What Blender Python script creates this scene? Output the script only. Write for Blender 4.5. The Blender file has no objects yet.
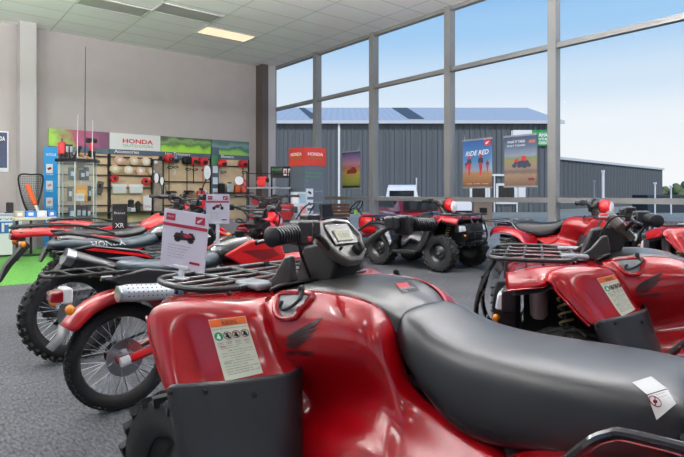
import bpy, bmesh, math, random
from mathutils import Vector, Matrix
from mathutils.bvhtree import BVHTree
R = math.radians
SC = bpy.context.scene
COL = SC.collection
PI = math.pi
rnd = random.Random(7)

# ------------------------------------------------------------------ view geometry
CAMH = 1.28; FPX = 535.0; HOR = 194.0
FW = (0.633, 0.774); RT = (0.774, -0.633)
XW = 8.8      # window wall plane
YW = 14.3     # grey wall plane
CEIL = 5.18
def cw(X, Z, h=0.0):
    return Vector((X*RT[0]+Z*FW[0], X*RT[1]+Z*FW[1], h))
def raydir(px, py):
    t = (px-342)/FPX
    return Vector((FW[0]+t*RT[0], FW[1]+t*RT[1], (HOR-py)/FPX))
def on_y(px, py, y):
    d = raydir(px, py); s = y/d.y
    return Vector((0, 0, CAMH))+d*s
def on_x(px, py, x):
    d = raydir(px, py); s = x/d.x
    return Vector((0, 0, CAMH))+d*s
def on_z(px, py, z):
    d = raydir(px, py); s = (z-CAMH)/d.z
    return Vector((0, 0, CAMH))+d*s
def at_depth(px, py, Z):
    d = raydir(px, py)
    return Vector((0, 0, CAMH))+d*Z

# ------------------------------------------------------------------ materials
def srgb(h):
    if isinstance(h, str):
        h = h.lstrip('#'); c = [int(h[i:i+2], 16)/255 for i in (0, 2, 4)]
    else:
        c = [v/255 for v in h]
    return tuple((v/12.92 if v <= .04045 else ((v+.055)/1.055)**2.4) for v in c)+(1,)
_M = {}
def mat(name, col, rough=.5, metal=0, coat=0, spec=.5, noise=0, nscale=40, bump=0, bscale=200, emit=None, estr=0, alpha=None, sheen=0, coatr=.03):
    if name in _M: return _M[name]
    m = bpy.data.materials.new(name); m.use_nodes = True
    nt = m.node_tree; b = nt.nodes['Principled BSDF']
    c = srgb(col)
    b.inputs['Base Color'].default_value = c
    b.inputs['Roughness'].default_value = rough
    b.inputs['Metallic'].default_value = metal
    b.inputs['Specular IOR Level'].default_value = spec
    b.inputs['Coat Weight'].default_value = coat
    b.inputs['Coat Roughness'].default_value = coatr
    tc = nt.nodes.new('ShaderNodeTexCoord')
    if noise:
        n = nt.nodes.new('ShaderNodeTexNoise'); n.inputs['Scale'].default_value = nscale; n.inputs['Detail'].default_value = 4
        nt.links.new(tc.outputs['Object'], n.inputs['Vector'])
        r = nt.nodes.new('ShaderNodeValToRGB')
        r.color_ramp.elements[0].position = .3; r.color_ramp.elements[1].position = .7
        r.color_ramp.elements[0].color = tuple(v*(1-noise) for v in c[:3])+(1,)
        r.color_ramp.elements[1].color = tuple(min(1, v*(1+noise)) for v in c[:3])+(1,)
        nt.links.new(n.outputs['Fac'], r.inputs['Fac']); nt.links.new(r.outputs['Color'], b.inputs['Base Color'])
    if bump:
        n = nt.nodes.new('ShaderNodeTexNoise'); n.inputs['Scale'].default_value = bscale; n.inputs['Detail'].default_value = 3
        nt.links.new(tc.outputs['Object'], n.inputs['Vector'])
        u = nt.nodes.new('ShaderNodeBump'); u.inputs['Strength'].default_value = bump; u.inputs['Distance'].default_value = .004
        nt.links.new(n.outputs['Fac'], u.inputs['Height']); nt.links.new(u.outputs['Normal'], b.inputs['Normal'])
    if emit:
        b.inputs['Emission Color'].default_value = srgb(emit); b.inputs['Emission Strength'].default_value = estr
    _M[name] = m
    return m
def glassmat(name, tint=(1, 1, 1), refl=.0003):
    if name in _M: return _M[name]
    m = bpy.data.materials.new(name); m.use_nodes = True
    nt = m.node_tree; nt.nodes.clear()
    o = nt.nodes.new('ShaderNodeOutputMaterial'); t = nt.nodes.new('ShaderNodeBsdfTransparent')
    t.inputs[0].default_value = tuple(tint)+(1,)
    g = nt.nodes.new('ShaderNodeBsdfGlossy'); g.inputs['Roughness'].default_value = .01
    lw = nt.nodes.new('ShaderNodeLayerWeight'); lw.inputs['Blend'].default_value = .25
    mu = nt.nodes.new('ShaderNodeMath'); mu.operation = 'MULTIPLY_ADD'; mu.inputs[1].default_value = .006; mu.inputs[2].default_value = refl
    mx = nt.nodes.new('ShaderNodeMixShader')
    nt.links.new(lw.outputs['Facing'], mu.inputs[0]); nt.links.new(mu.outputs[0], mx.inputs[0])
    nt.links.new(t.outputs[0], mx.inputs[1]); nt.links.new(g.outputs[0], mx.inputs[2]); nt.links.new(mx.outputs[0], o.inputs[0])
    _M[name] = m
    return m

RED = mat('red_plastic', '#98040f', .18, coat=.4, spec=.5)
RED2 = mat('bright_red_plastic', '#d0141a', .3, coat=.6)
DRED = mat('deep_red', '#7d0a14', .35, coat=.3)
BLK = mat('black_plastic', '#1b1c1f', .42, bump=.08, bscale=600)
BLKG = mat('gloss_black', '#0b0b0e', .16, coat=.6)
BLKM = mat('matt_black', '#111113', .7)
RUB = mat('tyre_rubber', '#141416', .8, noise=.3, nscale=20, bump=.15)
GRIPM = mat('grip_rubber', '#15161a', .4)
SEATM = mat('seat_vinyl', '#0d0e12', .32, bump=.1, bscale=900)
SEATB = mat('seat_vinyl_blue', '#22343f', .42, bump=.1, bscale=900)
COVER = mat('dark_grey_plastic', '#2e2d2c', .32, bump=.05, bscale=700)
GREYP = mat('silver_grey_plastic', '#8b8f95', .35)
STEEL = mat('brushed_steel', '#b9bcc2', .28, metal=1)
CHROME = mat('chrome', '#dfe2e6', .08, metal=1)
ALU = mat('cast_aluminium', '#8f9296', .45, metal=.8, noise=.15)
DMET = mat('dark_metal', '#26272b', .35, metal=.7)
WHITE = mat('white_plastic', '#e8e8ea', .35)
WHITEM = mat('white_paint', '#e2e2e2', .6)
CREAM = mat('cream_plastic', '#e3c9a4', .5)
ORANGE = mat('amber_lens', '#f08a10', .2, coat=.5)
REDLENS = mat('red_lens', '#8f1220', .12, coat=.8)
CLEAR = mat('clear_lens', '#d9dee4', .12, coat=.8)
YEL = mat('yellow_spring', '#d8c98c', .4)
LCD = mat('lcd_screen', '#a9a98f', .25, coat=.4)
GLASS = glassmat('clear_glass')
CABGLASS = glassmat('cabinet_glass', (.93, .96, .96), .08)
WHEELBLK = mat('wheel_black', '#191a1d', .3, coat=.3)
TEAL = mat('teal_sleeve', '#2c6e85', .4)
INK = mat('black_print', '#15090b', .5)
WINK = mat('white_print', '#f0eef0', .5)

# ------------------------------------------------------------------ mesh builder
class MB:
    def __init__(s): s.v = []; s.f = []; s.m = []; s.M = Matrix.Identity(4); s.mi = 0
    def _p(s, p): s.v.append(tuple(s.M @ Vector(p))); return len(s.v)-1
    def face(s, idx): s.f.append(tuple(idx)); s.m.append(s.mi)
    def poly(s, pts): s.face([s._p(p) for p in pts]); return s
    def box(s, c, d, rot=None):
        c = Vector(c); d = Vector(d)/2
        m = rot.to_3x3() if rot is not None else Matrix.Identity(3)
        i = [s._p(c+m @ Vector((sx*d.x, sy*d.y, sz*d.z))) for sx in (-1, 1) for sy in (-1, 1) for sz in (-1, 1)]
        for q in ((0, 1, 3, 2), (4, 6, 7, 5), (0, 4, 5, 1), (2, 3, 7, 6), (0, 2, 6, 4), (1, 5, 7, 3)): s.face([i[k] for k in q])
        return s
    def tube(s, pts, r, n=8, closed=False, caps=True):
        P = [Vector(p) for p in pts]; L = len(P)
        rr = r if isinstance(r, (list, tuple)) else [r]*L
        T = []
        for k in range(L):
            if closed: t = P[(k+1) % L]-P[k-1]
            else: t = P[min(k+1, L-1)]-P[max(k-1, 0)]
            T.append(t.normalized() if t.length > 1e-9 else Vector((0, 0, 1)))
        a = Vector((0, 0, 1)) if abs(T[0].z) < .9 else Vector((1, 0, 0))
        nrm = T[0].cross(a).normalized(); rings = []
        for k in range(L):
            nrm = (nrm-T[k]*nrm.dot(T[k]))
            nrm = nrm.normalized() if nrm.length > 1e-6 else T[k].orthogonal().normalized()
            b = T[k].cross(nrm)
            rings.append([s._p(P[k]+(nrm*math.cos(2*PI*j/n)+b*math.sin(2*PI*j/n))*rr[k]) for j in range(n)])
        for k in range(L if closed else L-1):
            A, B = rings[k], rings[(k+1) % L]
            for j in range(n): s.face((A[j], A[(j+1) % n], B[(j+1) % n], B[j]))
        if not closed and caps: s.face(rings[0][::-1]); s.face(rings[-1])
        return s
    def cyl(s, a, b, r, n=12, r2=None): return s.tube([a, b], [r, r if r2 is None else r2], n)
    def lathe(s, prof, c=(0, 0, 0), axis='y', n=24, closed=False):
        """prof: (radius, along-axis) pairs"""
        c = Vector(c); rings = []
        for r, h in prof:
            ring = []
            for j in range(n):
                a = 2*PI*j/n; ca, sa = math.cos(a)*r, math.sin(a)*r
                p = {'y': (ca, h, sa), 'x': (h, ca, sa), 'z': (ca, sa, h)}[axis]
                ring.append(s._p(c+Vector(p)))
            rings.append(ring)
        m = len(rings)
        for k in range(m if closed else m-1):
            A, B = rings[k], rings[(k+1) % m]
            for j in range(n): s.face((A[j], A[(j+1) % n], B[(j+1) % n], B[j]))
        if not closed:
            if prof[0][0] > 1e-5: s.face(rings[0][::-1])
            if prof[-1][0] > 1e-5: s.face(rings[-1])
        return s
    def grid(s, rows, closeu=False):
        I = [[s._p(p) for p in r] for r in rows]
        for a in range(len(I)-1):
            for b in range(len(I[0])-1+(1 if closeu else 0)):
                c = (b+1) % len(I[0])
                s.face((I[a][b], I[a][c], I[a+1][c], I[a+1][b]))
        return s
    def loft(s, rings, caps=True):
        s.grid(rings, closeu=True)
        n = len(rings[0])
        if caps:
            base = len(s.v)-n*len(rings)
            s.face([base+j for j in range(n)][::-1]); s.face([base+n*(len(rings)-1)+j for j in range(n)])
        return s
    def prism(s, poly, a, b, axis='y'):
        """2D poly extruded between a and b along axis; poly coords are the other two axes in order"""
        def mk(u, v, h): return {'y': (u, h, v), 'x': (h, u, v), 'z': (u, v, h)}[axis]
        A = [s._p(mk(u, v, a)) for u, v in poly]; B = [s._p(mk(u, v, b)) for u, v in poly]
        n = len(poly)
        s.face(A[::-1]); s.face(B)
        for j in range(n): s.face((A[j], A[(j+1) % n], B[(j+1) % n], B[j]))
        return s
    def ball(s, c, r, n=10, sc=(1, 1, 1)):
        c = Vector(c); rings = []
        for i in range(1, n):
            th = PI*i/n
            rings.append([s._p(c+Vector((math.sin(th)*math.cos(2*PI*j/(2*n))*r*sc[0], math.sin(th)*math.sin(2*PI*j/(2*n))*r*sc[1], math.cos(th)*r*sc[2]))) for j in range(2*n)])
        t = s._p(c+Vector((0, 0, r*sc[2]))); b = s._p(c-Vector((0, 0, r*sc[2])))
        for k in range(len(rings)-1):
            for j in range(2*n): s.face((rings[k][j], rings[k+1][j], rings[k+1][(j+1) % (2*n)], rings[k][(j+1) % (2*n)]))
        for j in range(2*n):
            s.face((t, rings[0][j], rings[0][(j+1) % (2*n)])); s.face((b, rings[-1][(j+1) % (2*n)], rings[-1][j]))
        return s
    def mirror(s):
        """a copy of this builder mirrored in y"""
        o = MB(); o.v = [(x, -y, z) for x, y, z in s.v]; o.f = [f[::-1] for f in s.f]; o.m = list(s.m); return o
    def build(s, name, mats, parent=None, smooth=True, sub=0, bev=0, solid=0, angle=35, off=0, recalc=True):
        me = bpy.data.meshes.new(name); me.from_pydata(s.v, [], s.f)
        for m in (mats if isinstance(mats, (list, tuple)) else [mats]): me.materials.append(m)
        for p, i in zip(me.polygons, s.m): p.material_index = i
        if recalc:
            bm = bmesh.new(); bm.from_mesh(me); bmesh.ops.recalc_face_normals(bm, faces=bm.faces); bm.to_mesh(me); bm.free()
        if smooth:
            me.polygons.foreach_set('use_smooth', [True]*len(me.polygons))
            if not sub:
                me.set_sharp_from_angle(angle=R(angle))
        me.update()
        o = bpy.data.objects.new(name, me); COL.objects.link(o)
        if parent: o.parent = parent
        if sub:
            md = o.modifiers.new('s', 'SUBSURF'); md.levels = sub; md.render_levels = sub
        if solid:
            md = o.modifiers.new('t', 'SOLIDIFY'); md.thickness = solid; md.offset = off
        if bev:
            md = o.modifiers.new('b', 'BEVEL'); md.width = bev; md.segments = 2; md.limit_method = 'ANGLE'; md.angle_limit = R(40)
        return o
def tag(o, label=None, cat=None, group=None, kind=None):
    if label: o['label'] = label
    if cat: o['category'] = cat
    if group: o['group'] = group
    if kind: o['kind'] = kind
    return o
def thing(name, label, cat, loc=(0, 0, 0), rz=0, group=None):
    o = bpy.data.objects.new(name, None); COL.objects.link(o); o.location = loc; o.rotation_euler = (0, 0, rz)
    o.empty_display_size = .1
    return tag(o, label, cat, group)
def struct(name, mb, m, **k):
    o = mb.build(name, m, None, **k); o['kind'] = 'structure'; return o
def dup(root, loc, rz, label=None, group=None):
    def cp(o, par):
        c = o.copy(); COL.objects.link(c)
        if par: c.parent = par
        for ch in list(o.children): cp(ch, c)
        return c
    r = cp(root, None); r.location = loc; r.rotation_euler = (0, 0, rz)
    if label: r['label'] = label
    if group: r['group'] = group
    return r
def bvh_of(objs):
    bpy.context.view_layer.update()
    dg = bpy.context.evaluated_depsgraph_get()
    V = []; F = []
    for o in objs:
        e = o.evaluated_get(dg); me = e.to_mesh(); b = len(V)
        V += [v.co.copy() for v in me.vertices]; F += [[b+i for i in p.vertices] for p in me.polygons]
        e.to_mesh_clear()
    return BVHTree.FromPolygons(V, F)
_tc = {}
def textmesh(body, bold=0, shear=0, spacing=1.0):
    """(verts 2D, faces) of a line of text with unit cap height, origin at lower left"""
    key = (body, bold, shear, spacing)
    if key in _tc: return _tc[key]
    cu = bpy.data.curves.new('t', 'FONT'); cu.body = body; cu.size = 1; cu.offset = bold; cu.shear = shear; cu.space_character = spacing
    cu.resolution_u = 2
    o = bpy.data.objects.new('t', cu); COL.objects.link(o)
    bpy.context.view_layer.update()
    e = o.evaluated_get(bpy.context.evaluated_depsgraph_get()); me = e.to_mesh()
    V = [(v.co.x, v.co.y) for v in me.vertices]; F = [tuple(p.vertices) for p in me.polygons]
    e.to_mesh_clear(); bpy.data.objects.remove(o); bpy.data.curves.remove(cu)
    if V:
        x0 = min(v[0] for v in V); x1 = max(v[0] for v in V); y0 = min(v[1] for v in V); y1 = max(v[1] for v in V)
        V = [((x-x0)/(x1-x0), (y-y0)/(y1-y0)) for x, y in V]
    _tc[key] = (V, F); return V, F
def put_text(mb, body, o, u, v, w, h, bold=0, shear=0):
    """write text into builder on plane o + u*x + v*y, filling w x h"""
    V, F = textmesh(body, bold, shear); o = Vector(o); u = Vector(u); v = Vector(v)
    b = len(mb.v)
    for x, y in V: mb._p(o+u*(x*w)+v*(y*h))
    for f in F: mb.face([b+i for i in f])
def put_poly(mb, pts, o, u, v):
    o = Vector(o); u = Vector(u); v = Vector(v)
    mb.poly([o+u*x+v*y for x, y in pts])
WING = [  # a generic spread wing made of feathers: each a thin blade
    [(0, .30), (.06, .42), (.34, .62), (.70, .82), (1.0, 1.0), (.80, .72), (.42, .50), (.16, .36)],
    [(.03, .24), (.12, .34), (.42, .48), (.88, .68), (.70, .50), (.38, .38), (.16, .28)],
    [(.06, .18), (.16, .26), (.42, .36), (.74, .46), (.58, .33), (.34, .26), (.16, .20)],
    [(.10, .12), (.18, .18), (.40, .24), (.60, .29), (.46, .19), (.30, .14)],
    [(.12, .05), (.2, .12), (.44, .14), (.34, .06), (.22, .02)],
    [(0, .30), (-.02, .16), (.04, .04), (.12, .05), (.12, .12), (.08, .22), (.06, .34)],
]
# ------------------------------------------------------------------ camera, sky, light
cam = bpy.data.objects.new('camera', bpy.data.cameras.new('camera')); COL.objects.link(cam)
cam.location = (0, 0, CAMH); cam.rotation_euler = (PI/2, 0, math.atan2(FW[1], FW[0])-PI/2)
cam.data.sensor_width = 36; cam.data.lens = FPX*36/684; cam.data.shift_y = -(228.5-HOR)/684
cam.data.clip_start = .02; cam.data.clip_end = 600
SC.camera = cam
SC.view_settings.view_transform = 'Standard'; SC.view_settings.look = 'None'; SC.view_settings.exposure = .1; SC.view_settings.gamma = 1
W = bpy.data.worlds.new('sky'); SC.world = W; W.use_nodes = True
nt = W.node_tree; nt.nodes.clear()
wo = nt.nodes.new('ShaderNodeOutputWorld'); bg = nt.nodes.new('ShaderNodeBackground')
tc = nt.nodes.new('ShaderNodeTexCoord'); sx = nt.nodes.new('ShaderNodeSeparateXYZ')
ramp = nt.nodes.new('ShaderNodeValToRGB'); ramp.color_ramp.interpolation = 'EASE'
els = [(.0, '#b9bcbe'), (.50, '#d8dbde'), (.508, '#f7f9fb'), (.56, '#eef5fb'), (.595, '#d3e6f8'), (.645, '#a2cdf4'), (.69, '#78b1ec'), (1, '#4f8fd8')]
cr = ramp.color_ramp
while len(cr.elements) < len(els): cr.elements.new(.5)
for e, (p, c) in zip(cr.elements, els): e.position = p; e.color = srgb(c)
ma = nt.nodes.new('ShaderNodeMath'); ma.operation = 'MULTIPLY_ADD'; ma.inputs[1].default_value = .5; ma.inputs[2].default_value = .5
nt.links.new(tc.outputs['Generated'], sx.inputs[0]); nt.links.new(sx.outputs['Z'], ma.inputs[0]); nt.links.new(ma.outputs[0], ramp.inputs[0])
nt.links.new(ramp.outputs[0], bg.inputs[0]); nt.links.new(bg.outputs[0], wo.inputs[0]); bg.inputs[1].default_value = .93
sun = bpy.data.objects.new('sun', bpy.data.lights.new('sun', 'SUN')); COL.objects.link(sun)
sun.data.energy = 2.2; sun.data.angle = R(6); sun.data.color = (1, .96, .9)
sun.rotation_euler = (R(48), 0, R(-25))

# ------------------------------------------------------------------ room shell
X0, Y0 = -7.0, -7.0
WALLM = mat('wall_paint', '#b3aaa9', .75, noise=.03, nscale=3)
PILM = mat('pilaster_paint', '#bbb5b5', .75)
MULL = mat('mullion_aluminium', '#8a8a89', .45, metal=.2)
def carpet():
    m = bpy.data.materials.new('grey_carpet'); m.use_nodes = True; nt = m.node_tree; b = nt.nodes['Principled BSDF']
    b.inputs['Roughness'].default_value = .9; b.inputs['Specular IOR Level'].default_value = .2
    tc = nt.nodes.new('ShaderNodeTexCoord')
    n1 = nt.nodes.new('ShaderNodeTexNoise'); n1.inputs['Scale'].default_value = 70; n1.inputs['Detail'].default_value = 5
    n2 = nt.nodes.new('ShaderNodeTexNoise'); n2.inputs['Scale'].default_value = 1.3; n2.inputs['Detail'].default_value = 3
    mp = nt.nodes.new('ShaderNodeMapping'); mp.inputs['Scale'].default_value = (1, .35, 1)
    mx = nt.nodes.new('ShaderNodeMath'); mx.operation = 'MULTIPLY_ADD'; mx.inputs[1].default_value = .35
    nt.links.new(tc.outputs['Object'], mp.inputs[0]); nt.links.new(mp.outputs[0], n1.inputs['Vector']); nt.links.new(tc.outputs['Object'], n2.inputs['Vector'])
    nt.links.new(n2.outputs['Fac'], mx.inputs[0]); nt.links.new(n1.outputs['Fac'], mx.inputs[2])
    r = nt.nodes.new('ShaderNodeValToRGB'); r.color_ramp.elements[0].position = .45; r.color_ramp.elements[1].position = .92
    r.color_ramp.elements[0].color = srgb('#28292d'); r.color_ramp.elements[1].color = srgb('#626367')
    nt.links.new(mx.outputs[0], r.inputs[0]); nt.links.new(r.outputs[0], b.inputs['Base Color'])
    bu = nt.nodes.new('ShaderNodeBump'); bu.inputs['Strength'].default_value = .4; bu.inputs['Distance'].default_value = .01
    nt.links.new(n1.outputs['Fac'], bu.inputs['Height']); nt.links.new(bu.outputs[0], b.inputs['Normal'])
    return m
struct('floor', MB().box(((X0+XW+.1)/2, (Y0+YW)/2, -.05), (XW+.1-X0, YW-Y0, .1)), carpet(), smooth=False)
def ceilmat():
    m = bpy.data.materials.new('ceiling_tiles'); m.use_nodes = True; nt = m.node_tree; b = nt.nodes['Principled BSDF']
    b.inputs['Roughness'].default_value = .9
    tc = nt.nodes.new('ShaderNodeTexCoord'); br = nt.nodes.new('ShaderNodeTexBrick')
    br.offset = 0; br.inputs['Scale'].default_value = 1; br.inputs['Brick Width'].default_value = 1.37; br.inputs['Row Height'].default_value = .685
    br.inputs['Mortar Size'].default_value = .014; br.inputs['Mortar Smooth'].default_value = .1
    br.inputs['Color1'].default_value = srgb('#f3f1f3'); br.inputs['Color2'].default_value = srgb('#efedef'); br.inputs['Mortar'].default_value = srgb('#cbcac8')
    mp = nt.nodes.new('ShaderNodeMapping'); mp.inputs['Location'].default_value = (.04, -.3, 0); nt.links.new(tc.outputs['Object'], mp.inputs[0]); nt.links.new(mp.outputs[0], br.inputs['Vector']); nt.links.new(br.outputs['Color'], b.inputs['Base Color'])
    return m
struct('ceiling', MB().box(((X0+XW+.1)/2, (Y0+YW)/2, CEIL+.05), (XW+.3-X0, YW-Y0+.2, .1)), ceilmat(), smooth=False)
struct('wall_left', MB().box(((X0+XW)/2, YW+.1, CEIL/2), (XW-X0+.2, .2, CEIL)), WALLM, smooth=False)
# unseen walls: piers with open gaps added between them to let daylight in
mb = MB()
for k in range(6): mb.box((X0-.1, Y0+1+k*3.9, CEIL/2), (.2, .9, CEIL))
mb.box((X0-.1, (Y0+YW)/2, .2), (.2, YW-Y0, .4)); mb.box((X0-.1, (Y0+YW)/2, CEIL-.3), (.2, YW-Y0, .6))
struct('wall_back', mb, WALLM, smooth=False)
mb = MB()
for k in range(5): mb.box((X0+.8+k*3.7, Y0-.1, CEIL/2), (.8, .2, CEIL))
mb.box(((X0+XW)/2, Y0-.1, .2), (XW-X0, .2, .4)); mb.box(((X0+XW)/2, Y0-.1, CEIL-.3), (XW-X0, .2, .6))
struct('wall_front', mb, WALLM, smooth=False)
a = on_y(20, 100, YW-.4).x; b = on_y(36.5, 100, YW-.4).x
struct('column_left', MB().box(((a+b)/2, YW-.2, CEIL/2), (b-a, .4, CEIL)), PILM, smooth=False)
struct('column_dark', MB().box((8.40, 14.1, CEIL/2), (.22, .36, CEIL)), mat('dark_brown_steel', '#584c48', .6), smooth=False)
struct('column_corner', MB().box((8.64, 14.11, CEIL/2), (.26, .36, CEIL)), PILM, smooth=False)
# window wall: mullions, transoms, sill, panes
ys = [14.16, 11.85, 9.55, 7.22, 4.9, 2.58, .26, -2.06, -4.4, -6.7]
ZT = 3.87; ZS = 1.17
mb = MB()
for i, y in enumerate(ys):
    mb.box((XW+.02, y, CEIL/2), (.2, .1, CEIL)); mb.box((XW-.07, y, CEIL/2), (.03, .15, CEIL))
for z, h in ((CEIL-.04, .08), (ZT, .09), (ZS, .09), (.08, .16)):
    mb.box((XW+.03, (ys[0]+ys[-1])/2, z), (.12, ys[0]-ys[-1], h))
struct('window_1', mb, MULL, smooth=False)
gl = MB()
for i in range(len(ys)-1):
    y1, y0 = ys[i]-.05, ys[i+1]+.05
    for za, zb in ((.16, ZS-.045), (ZS+.045, ZT-.045), (ZT+.045, CEIL-.08)):
        gl.box((XW+.04, (y0+y1)/2, (za+zb)/2), (.01, y1-y0, zb-za))
g = gl.build('window_glass', GLASS, bpy.data.objects['window_1'], smooth=False)
# ceiling fixtures
LITM = mat('light_diffuser', '#fff0e0', .6, emit='#ffd9b4', estr=.9)
FILLM = mat('fill_diffuser', '#ffffff', .6, emit='#ffffff', estr=9)
VENTM = mat('off_panel', '#a6a5a3', .6)
FRM = mat('fixture_frame', '#c9c8c6', .5)
def fixture(cx, cy, w, d, m, label, name='ceiling_light', part='diffuser', rz=0, group=None):
    t = thing(name, label, 'ceiling light' if name == 'ceiling_light' else 'ceiling panel', (cx, cy, CEIL), rz, group)
    f = MB()
    for s in (-1, 1):
        f.box((s*w/2, 0, -.008), (.03, d+.03, .02)); f.box((0, s*d/2, -.008), (w, .03, .02))
    f.build('frame', FRM, t, smooth=False)
    MB().box((0, 0, -.004), (w-.03, d-.03, .01)).build(part, m, t, smooth=False)
    return t
fixture(6.08, 11.88, 1.3, .6, LITM, 'lit warm white rectangular light panel set in the ceiling tiles near the windows', group=None)
fixture(3.38, 11.62, 1.32, .6, VENTM, 'grey unlit rectangular ceiling panel, the one further from the lit panel', 'ceiling_panel', 'panel', group='grey ceiling panels')
fixture(4.74, 11.05, 1.32, .6, VENTM, 'grey unlit rectangular ceiling panel beside the lit panel', 'ceiling_panel', 'panel', group='grey ceiling panels')
FILL_PANELS = [(x, y) for x in (-4.6, -.2, 4.2) for y in (-4.2, .2)]+[(7.3, 3.2), (3.4, 5.6), (-2.8, 6.5), (.6, 9.4), (-3.6, 11.6)]  # extra lit panels, added outside the camera view to fill the room with light
for x, y in FILL_PANELS:
    fixture(x, y, 1.3, .62, FILLM, 'bright fill light panel added on the ceiling out of view over the showroom', group='added ceiling fill panels')
UPLIGHT = mat('fill_uplight_diffuser', '#ffffff', .6, emit='#ffffff', estr=290)  # added hanging uplights, kept out of view, that brighten the ceiling
for x, y in ((7.4, 1.6), (5.1, 3.4), (2.9, 5.2), (.7, 7.0), (-1.5, 8.8), (-3.7, 10.6), (4.6, -.6), (-1.2, 3.6), (-4.6, 7.2)):
    t = thing('fill_uplight', 'long white uplight added out of view to brighten the ceiling', 'ceiling light', (x, y, 3.85), 0, 'added fill uplights')
    MB().box((0, 0, 0), (1.5, .22, .03)).build('body', WHITE, t, smooth=False)
    MB().box((0, 0, .035), (1.44, .20, .03)).build('upper_diffuser', UPLIGHT, t, smooth=False)
    for s_ in (-1, 1): MB().cyl((s_*.6, 0, .015), (s_*.6, 0, CEIL-3.85), .004, 5).build('hanging_wire', STEEL, t)
# ------------------------------------------------------------------ quad bike, modelled in its own frame: x forward, y left, z up
_th = -3.8781; _c, _s = math.cos(_th), math.sin(_th); _QX, _QZ = .2696, 1.7572
def B(px, py, lat):
    """design point: where the sight line px,py meets the plane y=lat of the nearest quad bike (own frame)"""
    dx, dz, dh = (px-342)/535, 1.0, (194-py)/535
    ox, oy = -_QX*_c-_QZ*_s, _QX*_s-_QZ*_c
    ddx, ddy = dx*_c+dz*_s, -dx*_s+dz*_c
    t = (lat-oy)/ddy
    return Vector((ox+t*ddx, lat, 1.28+t*dh))
QCAM = Vector((-_QX*_c-_QZ*_s, _QX*_s-_QZ*_c, 1.28))
def Bhit(px, py, bvh):
    d = (B(px, py, .2)-QCAM).normalized()
    h = bvh.ray_cast(QCAM, d)
    return (h[0], h[1]) if h[0] is not None and h[0].y > 0 or h[0] is not None and px > 380 else (B(px, py, .235), Vector((0, 1, 0)))
def smoothpath(P, n=4, closed=False):
    P = [Vector(p) for p in P]; out = []; L = len(P)
    for i in range(L if closed else L-1):
        p0 = P[(i-1) % L] if closed else P[max(i-1, 0)]; p1 = P[i]; p2 = P[(i+1) % L]; p3 = P[(i+2) % L] if closed else P[min(i+2, L-1)]
        for k in range(n):
            t = k/n
            out.append(.5*((2*p1)+(p2-p0)*t+(2*p0-5*p1+4*p2-p3)*t*t+(3*p1-p0-3*p2+p3)*t**3))
    if not closed: out.append(P[-1])
    return out
def quad_wheel(root, x, y, r=.305, w=.21, side=1):
    t = MB(); h = w/2
    prof = [(.16, -h*.72), (.2, -h*.95), (.25, -h), (r-.03, -h*.95), (r-.016, -h*.6), (r-.008, 0), (r-.012, h*.6), (r-.03, h*.95), (.25, h), (.2, h*.95), (.16, h*.72)]
    t.lathe(prof, (0, 0, 0), 'y', 36, closed=True)
    N = 20
    for k in range(N):
        for row, (yy, ww, off) in enumerate(((-h*.8, h*.5, 0), (-h*.22, h*.42, .5), (h*.22, h*.42, 0), (h*.8, h*.5, .5))):
            a = 2*PI*(k+off)/N
            rr = r-.02 if abs(yy) < h*.5 else r-.03
            m = Matrix.Rotation(-a, 4, 'Y')
            t.box(m @ Vector((0, yy, rr+.004)), (.052, ww, .03), m @ Matrix.Rotation(R(22*(-1)**row), 4, 'Z'))
    tyre = t.build('tyre', RUB, root, angle=45)
    tyre.location = (x, y, r)
    q = MB(); s = side
    q.lathe([(.165, -h*.7), (.172, -h*.72), (.172, h*.72), (.165, h*.7), (.15, h*.45), (.12, h*.3), (.085, h*.42), (.05, h*.5), (0.0001, h*.52)], (0, 0, 0), 'y', 28)
    rim = q.build('rim', WHEELBLK, tyre, angle=40)
    if s < 0: rim.rotation_euler = (0, 0, PI)
    q = MB()
    for k in range(4):
        a = 2*PI*k/4+.4
        q.cyl((math.cos(a)*.062, h*.40*s, math.sin(a)*.062), (math.cos(a)*.062, h*.62*s, math.sin(a)*.062), .009, 6)
    q.cyl((0, h*.45*s, 0), (0, h*.72*s, 0), .024, 12)
    q.build('hub_cap', STEEL, tyre)
    return tyre
def coil(a, b, r, turns, wr):
    a, b = Vector(a), Vector(b); d = b-a; u = d.orthogonal().normalized(); v = d.normalized().cross(u)
    n = turns*10
    return [a+d*(k/n)+(u*math.cos(2*PI*turns*k/n)+v*math.sin(2*PI*turns*k/n))*r for k in range(n+1)]
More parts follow.
